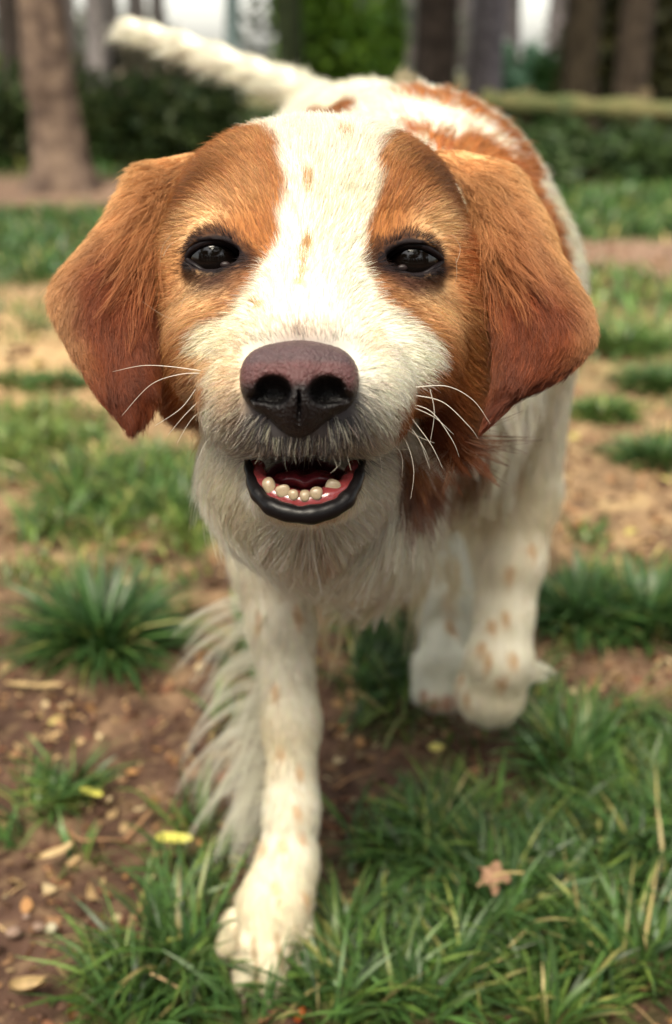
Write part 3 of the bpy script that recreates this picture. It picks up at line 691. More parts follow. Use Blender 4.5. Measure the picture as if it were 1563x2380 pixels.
def make_ear(rows, side, seed):
    nr, nc_ = 70, 34
    I = catmull([W(*a) for a, b in rows], nr); O = catmull([W(*b) for a, b in rows], nr)
    t = np.linspace(0, 1, nc_); v = np.linspace(0, 1, nr)
    wd = np.linalg.norm(O-I, axis=1)
    prof = np.sqrt(np.clip(1-(2*t-1)**2, 0, 1))
    base = I[:, None]*(1-t)[None, :, None]+O[:, None]*t[None, :, None]
    bul = (.001+.014*np.sin(math.pi*np.clip(v*1.02+.02, 0, 1)))*np.clip(wd/.03, 0, 1)
    roll = np.exp(-((t-.82)/.16)**2)
    ripple = .0018*np.sin(v*9+1.2*seed)[:, None]*np.sin(t*7+v[:, None]*5)
    front = base - FW*((bul[:, None]*prof[None])+ripple*prof[None])[..., None]
    backs = base + FW*(.004*prof[None]*np.clip(wd/.03, 0, 1)[:, None])[..., None]*.6
    V = np.concatenate([front.reshape(-1, 3), backs.reshape(-1, 3)])
    i = np.arange(nr-1)[:, None]*nc_; j = np.arange(nc_-1)[None]
    Ff = np.stack([i+j, i+j+1, i+nc_+j+1, i+nc_+j], -1).reshape(-1, 4); o = nr*nc_
    Fb = np.stack([i+j, i+nc_+j, i+nc_+j+1, i+j+1], -1).reshape(-1, 4)+o
    if side > 0: pass
    j2 = np.arange(nc_-1); i2 = np.arange(nr-1)*nc_
    e1 = np.stack([j2, j2+o, j2+1+o, j2+1], -1); b0 = (nr-1)*nc_; e2 = np.stack([b0+j2+1, b0+j2+1+o, b0+j2+o, b0+j2], -1)
    e3 = np.stack([i2, i2+nc_, i2+nc_+o, i2+o], -1); e4 = np.stack([i2+nc_-1, i2+nc_-1+o, i2+2*nc_-1+o, i2+2*nc_-1], -1)
    F = np.concatenate([Ff, Fb, e1, e2, e3, e4])
    N = vnormals(V, F)
    if (N[:o]@FW).mean() > 0: F = F[:, ::-1]; N = -N
    R_ = np.tile(np.repeat(v, nc_), 2); T_ = np.tile(np.tile(t, nr), 2)
    dr = np.gradient(front, axis=0); dr = nrm(dr); dc = nrm(np.gradient(front, axis=1))
    DR = np.concatenate([dr.reshape(-1, 3)]*2); DC = np.concatenate([dc.reshape(-1, 3)]*2)
    def ecol(rv, tv, p):
        nz = noise(p, 60, 7)*.6+noise(p, 160, 8)*.4
        red = sstep(.05, .50, rv+nz*.10-.08*tv); red2 = sstep(.36, .92, rv+nz*.12-.12*tv); c = np.array([.42, .155, .046])[None]*(1-red[:, None])+np.array([.23, .056, .018])[None]*red[:, None]; c = c*(1-red2[:, None])+np.array([.125, .027, .009])*red2[:, None]  # red-brown lower ear, deepened by shading painted into the colour
        pale = (sstep(.50, .10, rv+nz*.12)*.55+.55*sstep(.55, .98, tv+nz*.12)*sstep(.75, .45, rv))[:, None].clip(0, .85); c = c*(1-pale)+TAN*pale
        edge = (sstep(.16, .03, tv)*sstep(.30, .45, rv)*.6)[:, None]; c = c*(1-edge)+DARKO*.9*edge
        st = (.5+.5*noise(p*np.array([1, 1, .35]), 260, 9))[:, None]; return c*(.82+.36*st)
    ear = link('ear', mesh_np('ear', V, F, ecol(R_, T_, V)), M_skin, dog)
    rg = np.random.default_rng(seed); P, Nn, tr, bc = scatter(V, F, N, 46000, .15+sstep(.3, -.1, N@FW), rg)
    ip = lambda A: (A[tr]*(bc if A.ndim == 1 else bc[..., None])).sum(1)
    rv, tv = ip(R_), ip(T_); D = nrm(ip(DR)); Dc = nrm(ip(DC))
    out_ = .55*sstep(.75, .25, rv)*sstep(.05, .4, tv)-.1
    D = nrm(D + Dc*out_[:, None] + .25*np.stack([noise(P, 60, 21), noise(P, 60, 22), noise(P, 60, 23)], -1))
    D = nrm(D-Nn*(D*Nn).sum(1)[:, None])
    L = .0088+.006*sstep(.6, .2, rv)*sstep(.5, .1, tv); L *= (sstep(1.02, .80, rv)*.7+.3)*(.35+.65*sstep(.0, .12, rv))
    c = ecol(rv, tv, P)*(1+.17*rg.normal(size=(len(P), 1))).clip(.5, 1.4); c = np.clip(c, .004, .85)
    pts, R = grow(P, Nn, D, L, .00011, k=6, tilt=.22, jit=.10, wave=.06, clump=.42, ncl=3600, seed=seed)
    h1 = hair_object('ear_fur', pts, R, c, M_fur, ear)
    # long wisps over the front edge and tufts at the root
    m = 1100; P0 = []; D0 = []; L0 = []; C0 = []
    k = rg.integers(0, 90, m); kv = rg.random(90)*.34+.10; kt = rg.random(90)**1.5*.35; kd_ = rg.normal(size=(90, 3))*.10; kl = .020+.014*rg.random(90)
    vv = np.clip(kv[k]+rg.normal(size=m)*.010, 0, 1)*(nr-1); tv2 = np.clip(kt[k]+rg.normal(size=m)*.03, 0, 1)*(nc_-1)
    a_, b_ = vv.astype(int), tv2.astype(int); P0 = front[a_, b_]; N0 = N[:o].reshape(nr, nc_, 3)[a_, b_]
    D0 = nrm(dr[a_, b_]+dc[a_, b_]*.22+kd_[k]); L0 = kl[k]; cc = (TAN*.55+ORANGE*.45)[None]*(1+.2*rg.normal(size=(m, 1)))
    mixo = (kv[k]*2.2).clip(0, .95)[:, None]; cc = cc*(1-mixo)+np.array([.30, .085, .026])*mixo
    pts, R = grow(P0, N0, D0, L0, .00013, k=7, tilt=.30, jit=.05, wave=.08, clump=.75, ncl=90, seed=seed+1)
    hair_object('ear_wisps', pts, R, np.clip(cc, .01, .8), M_fur, ear)
    return ear
make_ear(ERL, -1, 31); make_ear(ERR, 1, 47)
print('ears', time.time()-T0)
# ================================================================ THE PLACE
def px_of(x, y, z=0.):
    q = np.stack(np.broadcast_arrays(x, y, z-CAM_H), -1); d = q@FW; return 781.5+FPX*(q@RT)/d, 1190-FPX*(q@UP)/d
def xat(px, y, z=.3):
    d = y*cp-(z-CAM_H)*sp; return (px-781.5)/FPX*d
# patches of grass on the ground: centre, reach sideways, reach in depth (m), density, height, tint 0 blue-green .. 1 yellow-green
PATCH = []
def patch(px, py, rx, ry, dens, h, tint=.4):
    c = G(px, py); a = G(px-rx, py); b = G(px, py+ry); t = G(px, py-ry)
    PATCH.append((c[0], (b[1]+t[1])/2, abs(c[0]-a[0]), abs(t[1]-b[1])/2, dens, h, tint))
for a in [(60, 1050, 190, 100, .8, .035, .8), (250, 1170, 190, 110, .9, .045, .55), (455, 1190, 90, 90, .9, .045, .5), (330, 1270, 240, 50, .25, .03, 1), (380, 1330, 110, 60, .3, .03, .9), (60, 960, 120, 30, .35, .03, .9),
          (400, 2300, 240, 120, 1, .05, .4), (420, 2080, 110, 130, .55, .055, .5), (130, 1860, 80, 50, .7, .035, .5), (20, 1930, 60, 30, .6, .04, .3), (200, 1990, 60, 30, .25, .03, .5), (560, 2340, 120, 60, .8, .045, .4), (480, 1960, 60, 60, .4, .05, .6), (370, 1880, 25, 30, .3, .045, .6),
          (1150, 2250, 470, 180, 1.2, .043, .35), (1440, 1900, 220, 190, 1.1, .043, .4), (1060, 2040, 230, 150, 1.1, .042, .3), (1300, 1760, 120, 60, .7, .05, .35), (1500, 1720, 120, 70, .9, .05, .4), (880, 1690, 100, 50, .4, .03, .6), (880, 1540, 90, 120, .8, .05, .2), (860, 2330, 160, 90, 1, .042, .35), (1060, 1880, 140, 60, .6, .04, .8),
          (1380, 2350, 240, 60, .5, .04, .6), (1510, 2120, 90, 120, .7, .05, .2), (1250, 1620, 60, 30, .6, .04, .3), (1320, 1500, 60, 20, .3, .03, .9), (1370, 1245, 40, 24, .4, .03, .6), (1470, 1330, 120, 30, .3, .03, .8),
          (1480, 680, 160, 60, .7, .05, .55), (1350, 690, 60, 60, .3, .04, .6), (1520, 780, 60, 40, .4, .05, .7), (1060, 1700, 160, 30, .12, .02, .5), (560, 1560, 60, 160, .3, .03, .5), (150, 1330, 160, 50, .25, .03, 1)]:
    patch(*a)
def veg(x, y):
    """density, height, tint of the growth at a place"""
    p3 = np.stack([x, y, x*0], -1); n1 = noise(p3, 14, 3); n2 = noise(p3, 5, 4); n3 = noise(p3, 1.3, 9)
    de = np.full(x.shape, .0); hh = np.full(x.shape, .035); ti = np.full(x.shape, .5); wsum = np.full(x.shape, 1e-6)
    for cx, cy, rx, ry, d, h, t in PATCH:
        e = np.sqrt(((x-cx)/rx)**2+((y-cy)/ry)**2); k = sstep(1.25, .6, e+.22*n1); de = np.maximum(de, k*d); hh = hh*(1-k)+h*k; ti = ti*(1-k)+t*k
    far_r = sstep(3.55, 3.75, y+n3*.1)*sstep(5.2, 4.9, y)*sstep(-.3, .0, x)
    far_l = sstep(2.85, 3.0, y+n3*.1)*sstep(4.45, 4.2, y+n3*.1)*sstep(-.2, -.6, x)
    beyond = sstep(5.2, 5.8, y)*.8
    for k, t in ((far_r, .25), (far_l, .2), (beyond, .5)): de = np.maximum(de, k*.9); hh = hh*(1-k)+.05*k; ti = ti*(1-k)+t*k
    mid = sstep(1.5, 2.2, y)*sstep(3.2, 2.8, y)*(n2 > .35)*.35
    de = np.maximum(de, mid)
    return de, hh, ti
gx = axis([(-60, -12, 8), (-12, -2.4, .6), (-2.4, -.62, .06), (-.62, .72, .0058), (.72, 2.6, .06), (2.6, 12, .6), (12, 60, 8)])
gy = axis([(-60, -2, 5), (-2, .3, .15), (.3, 1.75, .0058), (1.75, 6, .045), (6, 14, .5), (14, 160, 8)])
X, Y = np.meshgrid(gx.astype(float), gy.astype(float)); X = X.ravel(); Y = Y.ravel()
p3 = np.stack([X, Y, X*0], -1)
fade = sstep(2.5, 1.5, Y)*sstep(.2, .4, Y)*sstep(.95, .65, np.abs(X-.05))
def relief(p): return noise(p, 9, 31)*.005+noise(p, 28, 32)*.0045+np.abs(noise(p, 70, 33))*.0055+noise(p, 150, 34)*.0014
Z = (relief(p3)-.004)*fade - .004*(1-fade) - sstep(6, 160, Y)*0
nxg, nyg = len(gx), len(gy); i = np.arange(nyg-1)[:, None]*nxg; j = np.arange(nxg-1)[None]
GF = np.stack([i+j, i+j+1, i+nxg+j+1, i+nxg+j], -1).reshape(-1, 4)
de, hh, ti = veg(X, Y)
SOIL = np.array([.095, .053, .037]); DRY = np.array([.31, .205, .115]); PALE = np.array([.45, .33, .17]); MOSS = np.array([.06, .085, .022]); DARKS = np.array([.055, .028, .018])
def gcol(p, de):
    n1 = noise(p, 6, 41)*.5+.5; n2 = noise(p, 34, 42)*.5+.5; n3 = noise(p, 110, 43)*.5+.5; y = p[:, 1]
    c = SOIL[None]*(.55+.9*n2[:, None]); dry = sstep(.75, 1.45, y+.35*(n1-.5)+ .45*(n2-.5)); m = sstep(.62, .80, n3)*.45*sstep(1.6, .8, y); dry = np.maximum(dry*(.55+.45*n3), m)[:, None]
    c = c*(1-dry)+DRY*(.7+.6*n2[:, None])*dry; pl = (sstep(.6, .85, n2)*sstep(.9, 1.6, y)*.7)[:, None]; c = c*(1-pl)+PALE*pl
    far = sstep(2.0, 3.0, y)[:, None]; br = np.array([.21, .135, .095]); c = c*(1-far)+br*(.85+.3*n1[:, None])*far
    lt = (sstep(1.6, 1.9, y)*sstep(3.0, 2.6, y)*sstep(.3, -.3, p[:, 0]))[:, None]*.8; c = c*(1-lt)+np.array([.46, .31, .16])*lt
    g = (np.clip(de, 0, 1)*.85)[:, None]; c = c*(1-g)+MOSS*(.8+.5*n2[:, None])*g
    return c
gc = gcol(p3, de)
M_soil = mat('soil', attr='fcol', rough=.92, spec=.15, noise_bump=(420, .9, .0035))
tag(link('ground', mesh_np('ground', np.stack([X, Y, Z], -1), GF, gc), M_soil), None, None, kind='structure')

# ---- grass blades
GREENS = [np.array([.030, .082, .024]), np.array([.062, .135, .030]), np.array([.125, .185, .036]), np.array([.22, .25, .060]), np.array([.42, .33, .15])]
def blades(P, h, wdt, lean, tint, seed, k=5, az=None, out=None):
    r = np.random.default_rng(seed); n = len(P); az = r.random(n)*2*math.pi if az is None else az
    d = np.stack([np.cos(az), np.sin(az), az*0], -1); s = np.stack([-np.sin(az+r.normal(size=n)*.5), np.cos(az), az*0], -1); s = nrm(s)
    h = h*(1+.3*r.normal(size=n)).clip(.35, 1.45); t = np.linspace(0, 1, k); ln = lean*(1+.35*r.normal(size=n)).clip(.1, 2.2)
    side = s*(r.normal(size=(n, 1))*.2)
    c = P[:, None]+h[:, None, None]*(np.array([0, 0, 1.])*(t-.42*np.clip(ln, 0, 1.6)[:, None]*t**2)[..., None]+(d+side)[:, None]*((.18+ln[:, None]*.75)*t**1.6)[..., None])
    w_ = (wdt*(1+.3*r.normal(size=n)).clip(.4, 1.8))[:, None]*np.array([.7, 1, .95, .68, .06] if k == 5 else np.interp(np.linspace(0, 1, k), [0, .3, .6, 1], [.7, 1, .85, .06]))[None]*.5
    tw = r.normal(size=n)*.5; s2 = s[:, None]+np.array([0, 0, 1.])*(tw[:, None]*t)[..., None]
    V = np.stack([c-s2*w_[..., None], c+s2*w_[..., None]], 2).reshape(-1, 3)
    i = (np.arange(n)*2*k)[:, None]+np.arange(k-1)[None]*2; F = np.stack([i, i+1, i+3, i+2], -1).reshape(-1, 4)
    q = np.clip(tint+r.normal(size=n)*.22, 0, 1)*2.2; dead = r.random(n) < .06+.08*tint; q[dead] = 2.6+1.4*r.random(dead.sum()); a = np.clip(q.astype(int), 0, 3); f_ = np.clip(q-a, 0, 1)[:, None]
    GA = np.array(GREENS); col = GA[a]*(1-f_)+GA[a+1]*f_; col = col*(1+.32*r.normal(size=(n, 1))).clip(.35, 1.9)
    cc = np.repeat(col[:, None], 2*k, 1).copy(); ty = (t**2*.35)[None, :, None]; cc = cc.reshape(n, k, 2, 3)
    cc = cc*(1-ty[..., None])+(col*1.25+np.array([.03, .02, 0]))[:, None, None]*ty[..., None]
    return V, F, cc.reshape(-1, 3)
M_grass = mat('grass_blade', attr='fcol', rough=.42, spec=.45, transl=.3)
def gz(x, y):
    p = np.stack([x, y, x*0], -1); fd = sstep(2.5, 1.5, y)*sstep(.2, .4, y)*sstep(.95, .65, np.abs(x-.05)); return (relief(p)-.004)*fd-.004*(1-fd)
def on_ground(x, y, dz=0): return np.stack([x, y, gz(x, y)+dz], -1)
FEET = np.array([G(615, 2200)[:2], G(1025, 1600)[:2]])
def sow(n, xr, yr, seed, hs=1., ws=1.):
    r = np.random.default_rng(seed); x = r.uniform(*xr, n); y = r.uniform(*yr, n); de, h, ti = veg(x, y)
    cl = noise(np.stack([x, y, x*0], -1), 38/hs, 61)*.5+.5       # blades stand in small bunches
    k = r.random(n) < de*(.25+1.1*sstep(.35, .7, cl)); fd = np.sqrt(((np.stack([x, y], -1)[:, None]-FEET[None])**2).sum(-1)).min(1); k &= (fd > .036) | (r.random(n) < .04)
    k &= np.abs(px_of(x, y)[0]-781) < 1050
    x, y, h, ti, cl = x[k], y[k], h[k], ti[k], cl[k]
    e = .01; gxn = noise(np.stack([x+e, y, x*0], -1), 38/hs, 61)-noise(np.stack([x-e, y, x*0], -1), 38/hs, 61); gyn = noise(np.stack([x, y+e, x*0], -1), 38/hs, 61)-noise(np.stack([x, y-e, x*0], -1), 38/hs, 61)
    az = np.arctan2(-gyn, -gxn)+r.normal(size=len(x))*.75       # lean out of the bunch
    return blades(on_ground(x, y, -.002), h*hs*(.7+.5*cl), .0026*ws, .75, ti, seed+1, az=az)
gm = MB()
gm.add(*sow(52000, (-.45, .55), (.44, 1.0), 71))
gm.add(*sow(52000, (-.8, .9), (1.0, 1.8), 73, 1.0, 1.3))
gm.add(*sow(60000, (-2.2, 2.4), (1.8, 5.3), 75, 1.2, 3.2))
gm.add(*sow(26000, (-5, 6), (5.3, 12), 77, 2.0, 7))
tag(link('grass', gm.mesh('grass', False), M_grass), 'patchy green grass growing out of the bare brown soil', 'grass', kind='stuff')
print('grass', gm.n, time.time()-T0)

# ---- tufts one can tell apart
for px, py, rad_, h, n, tint, lab in [
    (240, 1500, .050, .085, 900, .12, 'tall dark green grass tuft on bare soil left of the planted foreleg'),
    (1405, 965, .050, .040, 520, .5, 'small round bright grass tuft on dry ground right of the white shoulder'),
    (1535, 900, .060, .055, 520, .25, 'dark grass tuft at the right edge, level with the lower ear tip'),
    (1535, 1070, .062, .050, 520, .2, 'dark grass tuft at the right edge, below the ear and above the others there'),
    (1345, 1430, .050, .062, 700, .12, 'dark grass tuft just right of the lifted foreleg'),
    (1500, 1440, .060, .062, 800, .2, 'broad dark grass tuft at the right edge beside the one by the lifted foreleg'),
    (1440, 810, .085, .075, 600, .45, 'soft green grass tuft right of the ear, in front of the brown path'),
    (130, 895, .050, .035, 420, .3, 'flat dark grass tuft at the left, below the hanging ear'),
    (45, 885, .040, .030, 260, .5, 'thin pale grass tuft at the far left edge beside a flat dark one')]:
    c = G(px, py); r = np.random.default_rng(px); a = r.random(n)*6.283; q = rad_*np.sqrt(r.random(n))
    x, y = c[0]+q*np.cos(a), c[1]+q*np.sin(a)*.8; c0 = Vector((c[0], c[1], 0))
    o = np.concatenate
    V, F, cl = blades(on_ground(x, y, -.003), h*(1.1-.5*q/rad_), .0030*(1+.25*(c[1] > 1.4)), .35+.9*q/rad_, tint, px+1, az=a+r.normal(size=n)*.35)
    ob = link('grass_tuft', mesh_np('grass_tuft', V-np.array(c0), F, cl, False), M_grass); ob.location = c0
    tag(ob, lab, 'grass tuft', 'tufts of grass on the bare ground')

# ---- litter: flakes of dry leaf and bark, straws, crumbs of soil
def flakes(P, L, Wd, col, r):
    n = len(P); az = r.random(n)*6.283; t = np.linspace(-.5, .5, 5); u = np.array([-.5, 0, .5])
    d = np.stack([np.cos(az), np.sin(az), r.normal(size=n)*.28], -1); s = nrm(np.cross(d, np.array([0, 0, 1.])+r.normal(size=(n, 3))*.45)); nn = np.cross(s, d)
    prof = np.array([.12, .85, 1, .8, .1]); cur = r.normal(size=n)*.7; cup = r.normal(size=n)*.9
    V = P[:, None, None]+d[:, None, None]*(L[:, None]*t)[:, :, None, None]+s[:, None, None]*(Wd[:, None, None]*prof[None, :, None]*u)[..., None]
    V = V+nn[:, None, None]*((L*cur)[:, None, None]*(t**2)[None, :, None]+(Wd*cup)[:, None, None]*(u**2)[None, None]+.12*Wd[:, None, None]*r.normal(size=(n, 5, 3)))[..., None]
    i = (np.arange(n)*15)[:, None, None]+np.arange(4)[None, :, None]*3+np.arange(2)[None, None]
    F = np.stack([i, i+1, i+4, i+3], -1).reshape(-1, 4); return V.reshape(-1, 3), F, np.repeat(col, 15, 0)
LC = np.array([[.36, .20, .10], [.50, .34, .17], [.22, .10, .055], [.60, .47, .27], [.13, .060, .038], [.42, .22, .09], [.55, .48, .16]])
def spread(n, xr, yr, seed, bare=True):
    r = np.random.default_rng(seed); x = r.uniform(*xr, n); y = r.uniform(*yr, n); de = veg(x, y)[0]; k = r.random(n) < (1-.85*np.clip(de, 0, 1)); x, y = x[k], y[k]
    fd = np.sqrt(((np.stack([x, y], -1)[:, None]-FEET[None])**2).sum(-1)).min(1); k = fd > .03; return x[k], y[k], r
lm = MB()
for n, xr, yr, s0, s1, sd_ in ((3600, (-.42, .5), (.46, 1.0), .004, .0145, 81), (4200, (-.75, .8), (1.0, 1.9), .006, .021, 82), (2600, (-1.6, 1.8), (1.9, 3.4), .012, .035, 83)):
    x, y, r = spread(n, xr, yr, sd_); L = s0+(s1-s0)*r.random(len(x))**2; ci = r.choice(len(LC), len(x), p=[.25, .17, .2, .08, .2, .08, .02])
    P = on_ground(x, y, .002+L*.12); lm.add(*flakes(P, L, L*(.25+.5*r.random(len(x))), LC[ci]*.72*(1+.3*r.normal(size=(len(x), 1))).clip(.5, 1.5), r))
tag(link('leaf_litter', lm.mesh('leaf_litter', False), mat('dry_leaf', attr='fcol', rough=.75, spec=.25, transl=.1)), 'scattered flakes of dry brown and tan leaf on the soil', 'leaf litter', kind='stuff')
x, y, r = spread(800, (-.6, .7), (.47, 1.6), 85); n = len(x); V, F, cc = blades(on_ground(x, y, .003), np.full(n, .010)*(.4+1.0*r.random(n)), .0012, 2.4, 1.0, 86)
V[:, 2] = np.minimum(V[:, 2], .012+.3*V[:, 2]); tag(link('dry_straw', mesh_np('dry_straw', V, F, np.clip(cc*0+np.array([.45, .31, .15])*(1+.25*np.repeat(r.normal(size=(n, 1)), 10, 0)), .05, .8), False), mat('straw', attr='fcol', rough=.6, spec=.3)), 'short broken straws lying on the bare soil', 'straw', kind='stuff')
x, y, r = spread(1800, (-.42, .5), (.47, 1.15), 87); cmb = MB()
sv, sf = ellipsoid((0, 0, 0), (1, 1, 1), None, 8, 6)
for i in range(len(x)):
    s = .0012+.0042*r.random()**3; v = sv*s*np.array([1, .8, .65])*(1+.25*r.normal(size=(len(sv), 1))); cmb.add(v+np.array([x[i], y[i], gz(x[i:i+1], y[i:i+1])[0]+s*.3]), sf, SOIL*(.6+.9*r.random()))
tag(link('soil_crumbs', cmb.mesh('soil_crumbs', True), mat('soil_crumb', attr='fcol', rough=.95, spec=.1, noise_bump=(900, .8, .001))), 'crumbs and small clods of brown soil', 'soil crumbs', kind='stuff')
print('litter', time.time()-T0)

# ---- leaves, twigs and stones that stand out
def leaf_piece(px, py, L, Wd, az, col, label, name='dry_leaf', cat='leaf', h=.010, curl=.3, tilt=0., rect=False, vein=True):
    c = G(px, py, h); n, m_ = 14, 7; t = np.linspace(-.5, .5, n)[:, None]; u = np.linspace(-.5, .5, m_)[None]
    pr = np.clip(1.12-(2.1*np.abs(t))**6, .3, 1) if rect else np.sqrt(np.clip(1-(2*t)**2, 0.01, 1))*(1-.35*t)
    x = t*L+0*u; y = u*Wd*pr; x = x+0*y; y = y+0*x; p = np.stack([x, y, 0*x], -1)+c; nz_ = noise(p, 120, px)
    z = curl*Wd*(2*u)**2*.5+curl*L*.35*(2*t)**2*.3+nz_*.0014; ca, sa = math.cos(az), math.sin(az)
    top = np.stack([x*ca-y*sa, x*sa+y*ca, z+x*tilt], -1); V = np.concatenate([top.reshape(-1, 3), (top-np.array([0, 0, .0005])).reshape(-1, 3)]); o = n*m_
    i = np.arange(n-1)[:, None]*m_; j = np.arange(m_-1)[None]; A = np.stack([i+j, i+m_+j, i+m_+j+1, i+j+1], -1).reshape(-1, 4)
    e = []
    for a in range(m_-1): e += [[a, a+1, a+1+o, a+o], [(n-1)*m_+a+1, (n-1)*m_+a, (n-1)*m_+a+o, (n-1)*m_+a+1+o]]
    for a in range(n-1): e += [[(a+1)*m_, a*m_, a*m_+o, (a+1)*m_+o], [a*m_+m_-1, (a+1)*m_+m_-1, (a+1)*m_+m_-1+o, a*m_+m_-1+o]]
    F = np.concatenate([A[:, ::-1], A+o, np.array(e)]); cc = np.array(col)*(1+.25*noise(V+c, 260, 3)[:, None])
    ob = link(name, mesh_np(name, V, F, np.clip(cc, .01, .9)), mat('leaf_'+cat.replace(' ', '_'), attr='fcol', rough=.6, spec=.3, transl=.15)); ob.location = c
    tag(ob, label, cat); return ob
YEL = (.62, .58, .12)
leaf_piece(405, 1948, .027, .0105, -.05, YEL, 'oblong yellow leaf piece lying in front of grass left of the planted foreleg', rect=True, curl=.15, h=.030)
leaf_piece(213, 1842, .021, .0065, -.45, YEL, 'slanting narrow yellow leaf piece on the soil, upper left of the oblong one', rect=True, curl=.2, h=.018)
leaf_piece(1015, 1737, .014, .009, .1, (.66, .58, .16), 'small oval yellow leaf on dark soil between the two forelegs', rect=False, curl=.1)
leaf_piece(132, 1982, .027, .008, .65, (.52, .38, .20), 'pointed tan leaf lying slantwise on the soil at lower left', curl=.5)
leaf_piece(120, 2162, .008, .010, .2, (.42, .38, .27), 'small pale grey green rounded leaf at lower left beside pebbles', curl=.6)
leaf_piece(66, 2300, .022, .010, .2, (.48, .34, .17), 'crumpled straw coloured leaf at the lower left corner', curl=1.1)
leaf_piece(80, 1592, .055, .0055, -.1, (.52, .37, .18), 'long pale dead grass blade lying below the tall dark tuft', name='dead_grass', cat='dead grass', rect=True, curl=.25)
leaf_piece(697, 2362, .011, .006, 1.2, (.55, .12, .03), 'small bright orange leaf scrap in front of the planted paw', curl=.6)
leaf_piece(385, 1985, .020, .006, .05, (.36, .20, .10), 'narrow brown leaf scrap right under the oblong yellow one', curl=.3)
leaf_piece(305, 1570, .012, .007, .9, (.48, .22, .08), 'orange brown leaf scrap at the foot of the tall dark tuft', curl=.8)
leaf_piece(1330, 1700, .020, .007, .4, (.52, .40, .16), 'thin tan leaf on the soil right of the lifted foreleg', curl=.4)
# brown crinkled leaf in the grass with its stalk
c = G(1146, 2036, .034); root = empty('dead_leaf', tuple(c)); tag(root, 'crinkled brown lobed leaf with a thin stalk caught in the green grass', 'leaf')
nA = 44; a = np.linspace(0, 2*math.pi, nA, endpoint=False); rr = .0085*(1+.45*np.clip(np.cos(a*5+.6), -.3, 1)); V = [(0, 0, 0)]; F = []
rings = 5
for k in range(1, rings+1):
    q = k/rings; V += [(rr[i]*q*math.cos(a[i]), rr[i]*q*math.sin(a[i])*.5, rr[i]*q*math.sin(a[i])*.8+.0022*math.sin(a[i]*5)*q*q) for i in range(nA)]
V = np.array(V)+c; V += noise(V, 330, 5)[:, None]*.0014
for i in range(nA): F.append([0, 1+i, 1+(i+1) % nA, 1+(i+1) % nA])
F = [f_[:3] for f_ in F]
Q = []
for k in range(rings-1):
    for i in range(nA): Q.append([1+k*nA+i, 1+(k+1)*nA+i, 1+(k+1)*nA+(i+1) % nA, 1+k*nA+(i+1) % nA])
me = bpy.data.meshes.new('leaf_blade'); me.from_pydata([tuple(v) for v in V], [], F+Q); me.update()
ca = me.color_attributes.new('fcol', 'FLOAT_COLOR', 'POINT'); cv = np.array([.36, .21, .13])*(1+.35*noise(V, 400, 6)[:, None]); ca.data.foreach_set('color', np.concatenate([cv.clip(.02, .9), np.ones((len(V), 1))], 1).astype(np.float32).ravel())
lb = link('leaf_blade', me, mat('dead_leaf', attr='fcol', rough=.7, spec=.2), root); so = lb.modifiers.new('thick', 'SOLIDIFY'); so.thickness = .0005
V_, F_ = tube(catmull([c, c+v3(.009, .001, .002), c+v3(.021, .002, .001)], 10), .0008, 8); link('stalk', mesh_np('stalk', V_, F_), mat('leaf_stalk', (.5, .38, .16), rough=.6), root)
# twigs
def twig(pts, rad_, label, col=(.33, .18, .09)):
    P = catmull([G(x, y, h) for x, y, h in pts], 26); P += noise(P, 90, 3)[:, None]*.0012; c = P[13]
    V_, F_ = tube(P-c, rad_*np.linspace(1, .55, 26)*(1+.15*noise(P, 300, 5)), 9); o = link('twig', mesh_np('twig', V_, F_), mat('twig_bark', col, rough=.8, noise_bump=(500, .7, .0008))); o.location = c; tag(o, label, 'twig')
twig([(155, 1925, .006), (190, 1948, .008), (255, 1950, .007), (292, 1950, .008)], .0012, 'thin curved brown twig on bare soil at lower left')
twig([(290, 1952, .006), (320, 1920, .010), (352, 1882, .016)], .0016, 'short tan twig pointing up and right, touching the curved one')
twig([(300, 2150, .005), (330, 2110, .010), (345, 2090, .012)], .0011, 'small reddish twig leaning in the soil left of the paw', (.38, .18, .10))
twig([(352, 2262, .03), (395, 2280, .028), (440, 2300, .02)], .0009, 'pale thin stalk lying across the grass left of the paw', (.42, .28, .15))
twig([(780, 1830, .004), (830, 1800, .008), (870, 1790, .006)], .0010, 'thin orange brown twig on the soil right of the planted foreleg', (.42, .22, .10))
for px, py, s, lab in ((30, 2168, .0055, 'round brown pebble at the lower left edge'), (92, 2155, .0045, 'small brown pebble beside the pale rounded leaf'), (62, 2130, .003, 'tiny pebble above the round brown one at lower left'), (1030, 2290, .004, 'small pale pebble half hidden in grass at the bottom')):
    c = G(px, py, s*.5); V_, F_ = ellipsoid((0, 0, 0), (s, s*.8, s*.65), None, 20, 14); V_ = V_*(1+.16*noise(V_+c, 180, px)[:, None]); o = link('pebble', mesh_np('pebble', V_, F_), mat('pebble_stone', (.24, .16, .12), rough=.8, noise_bump=(700, .5, .0006))); o.location = c; tag(o, lab, 'pebble')

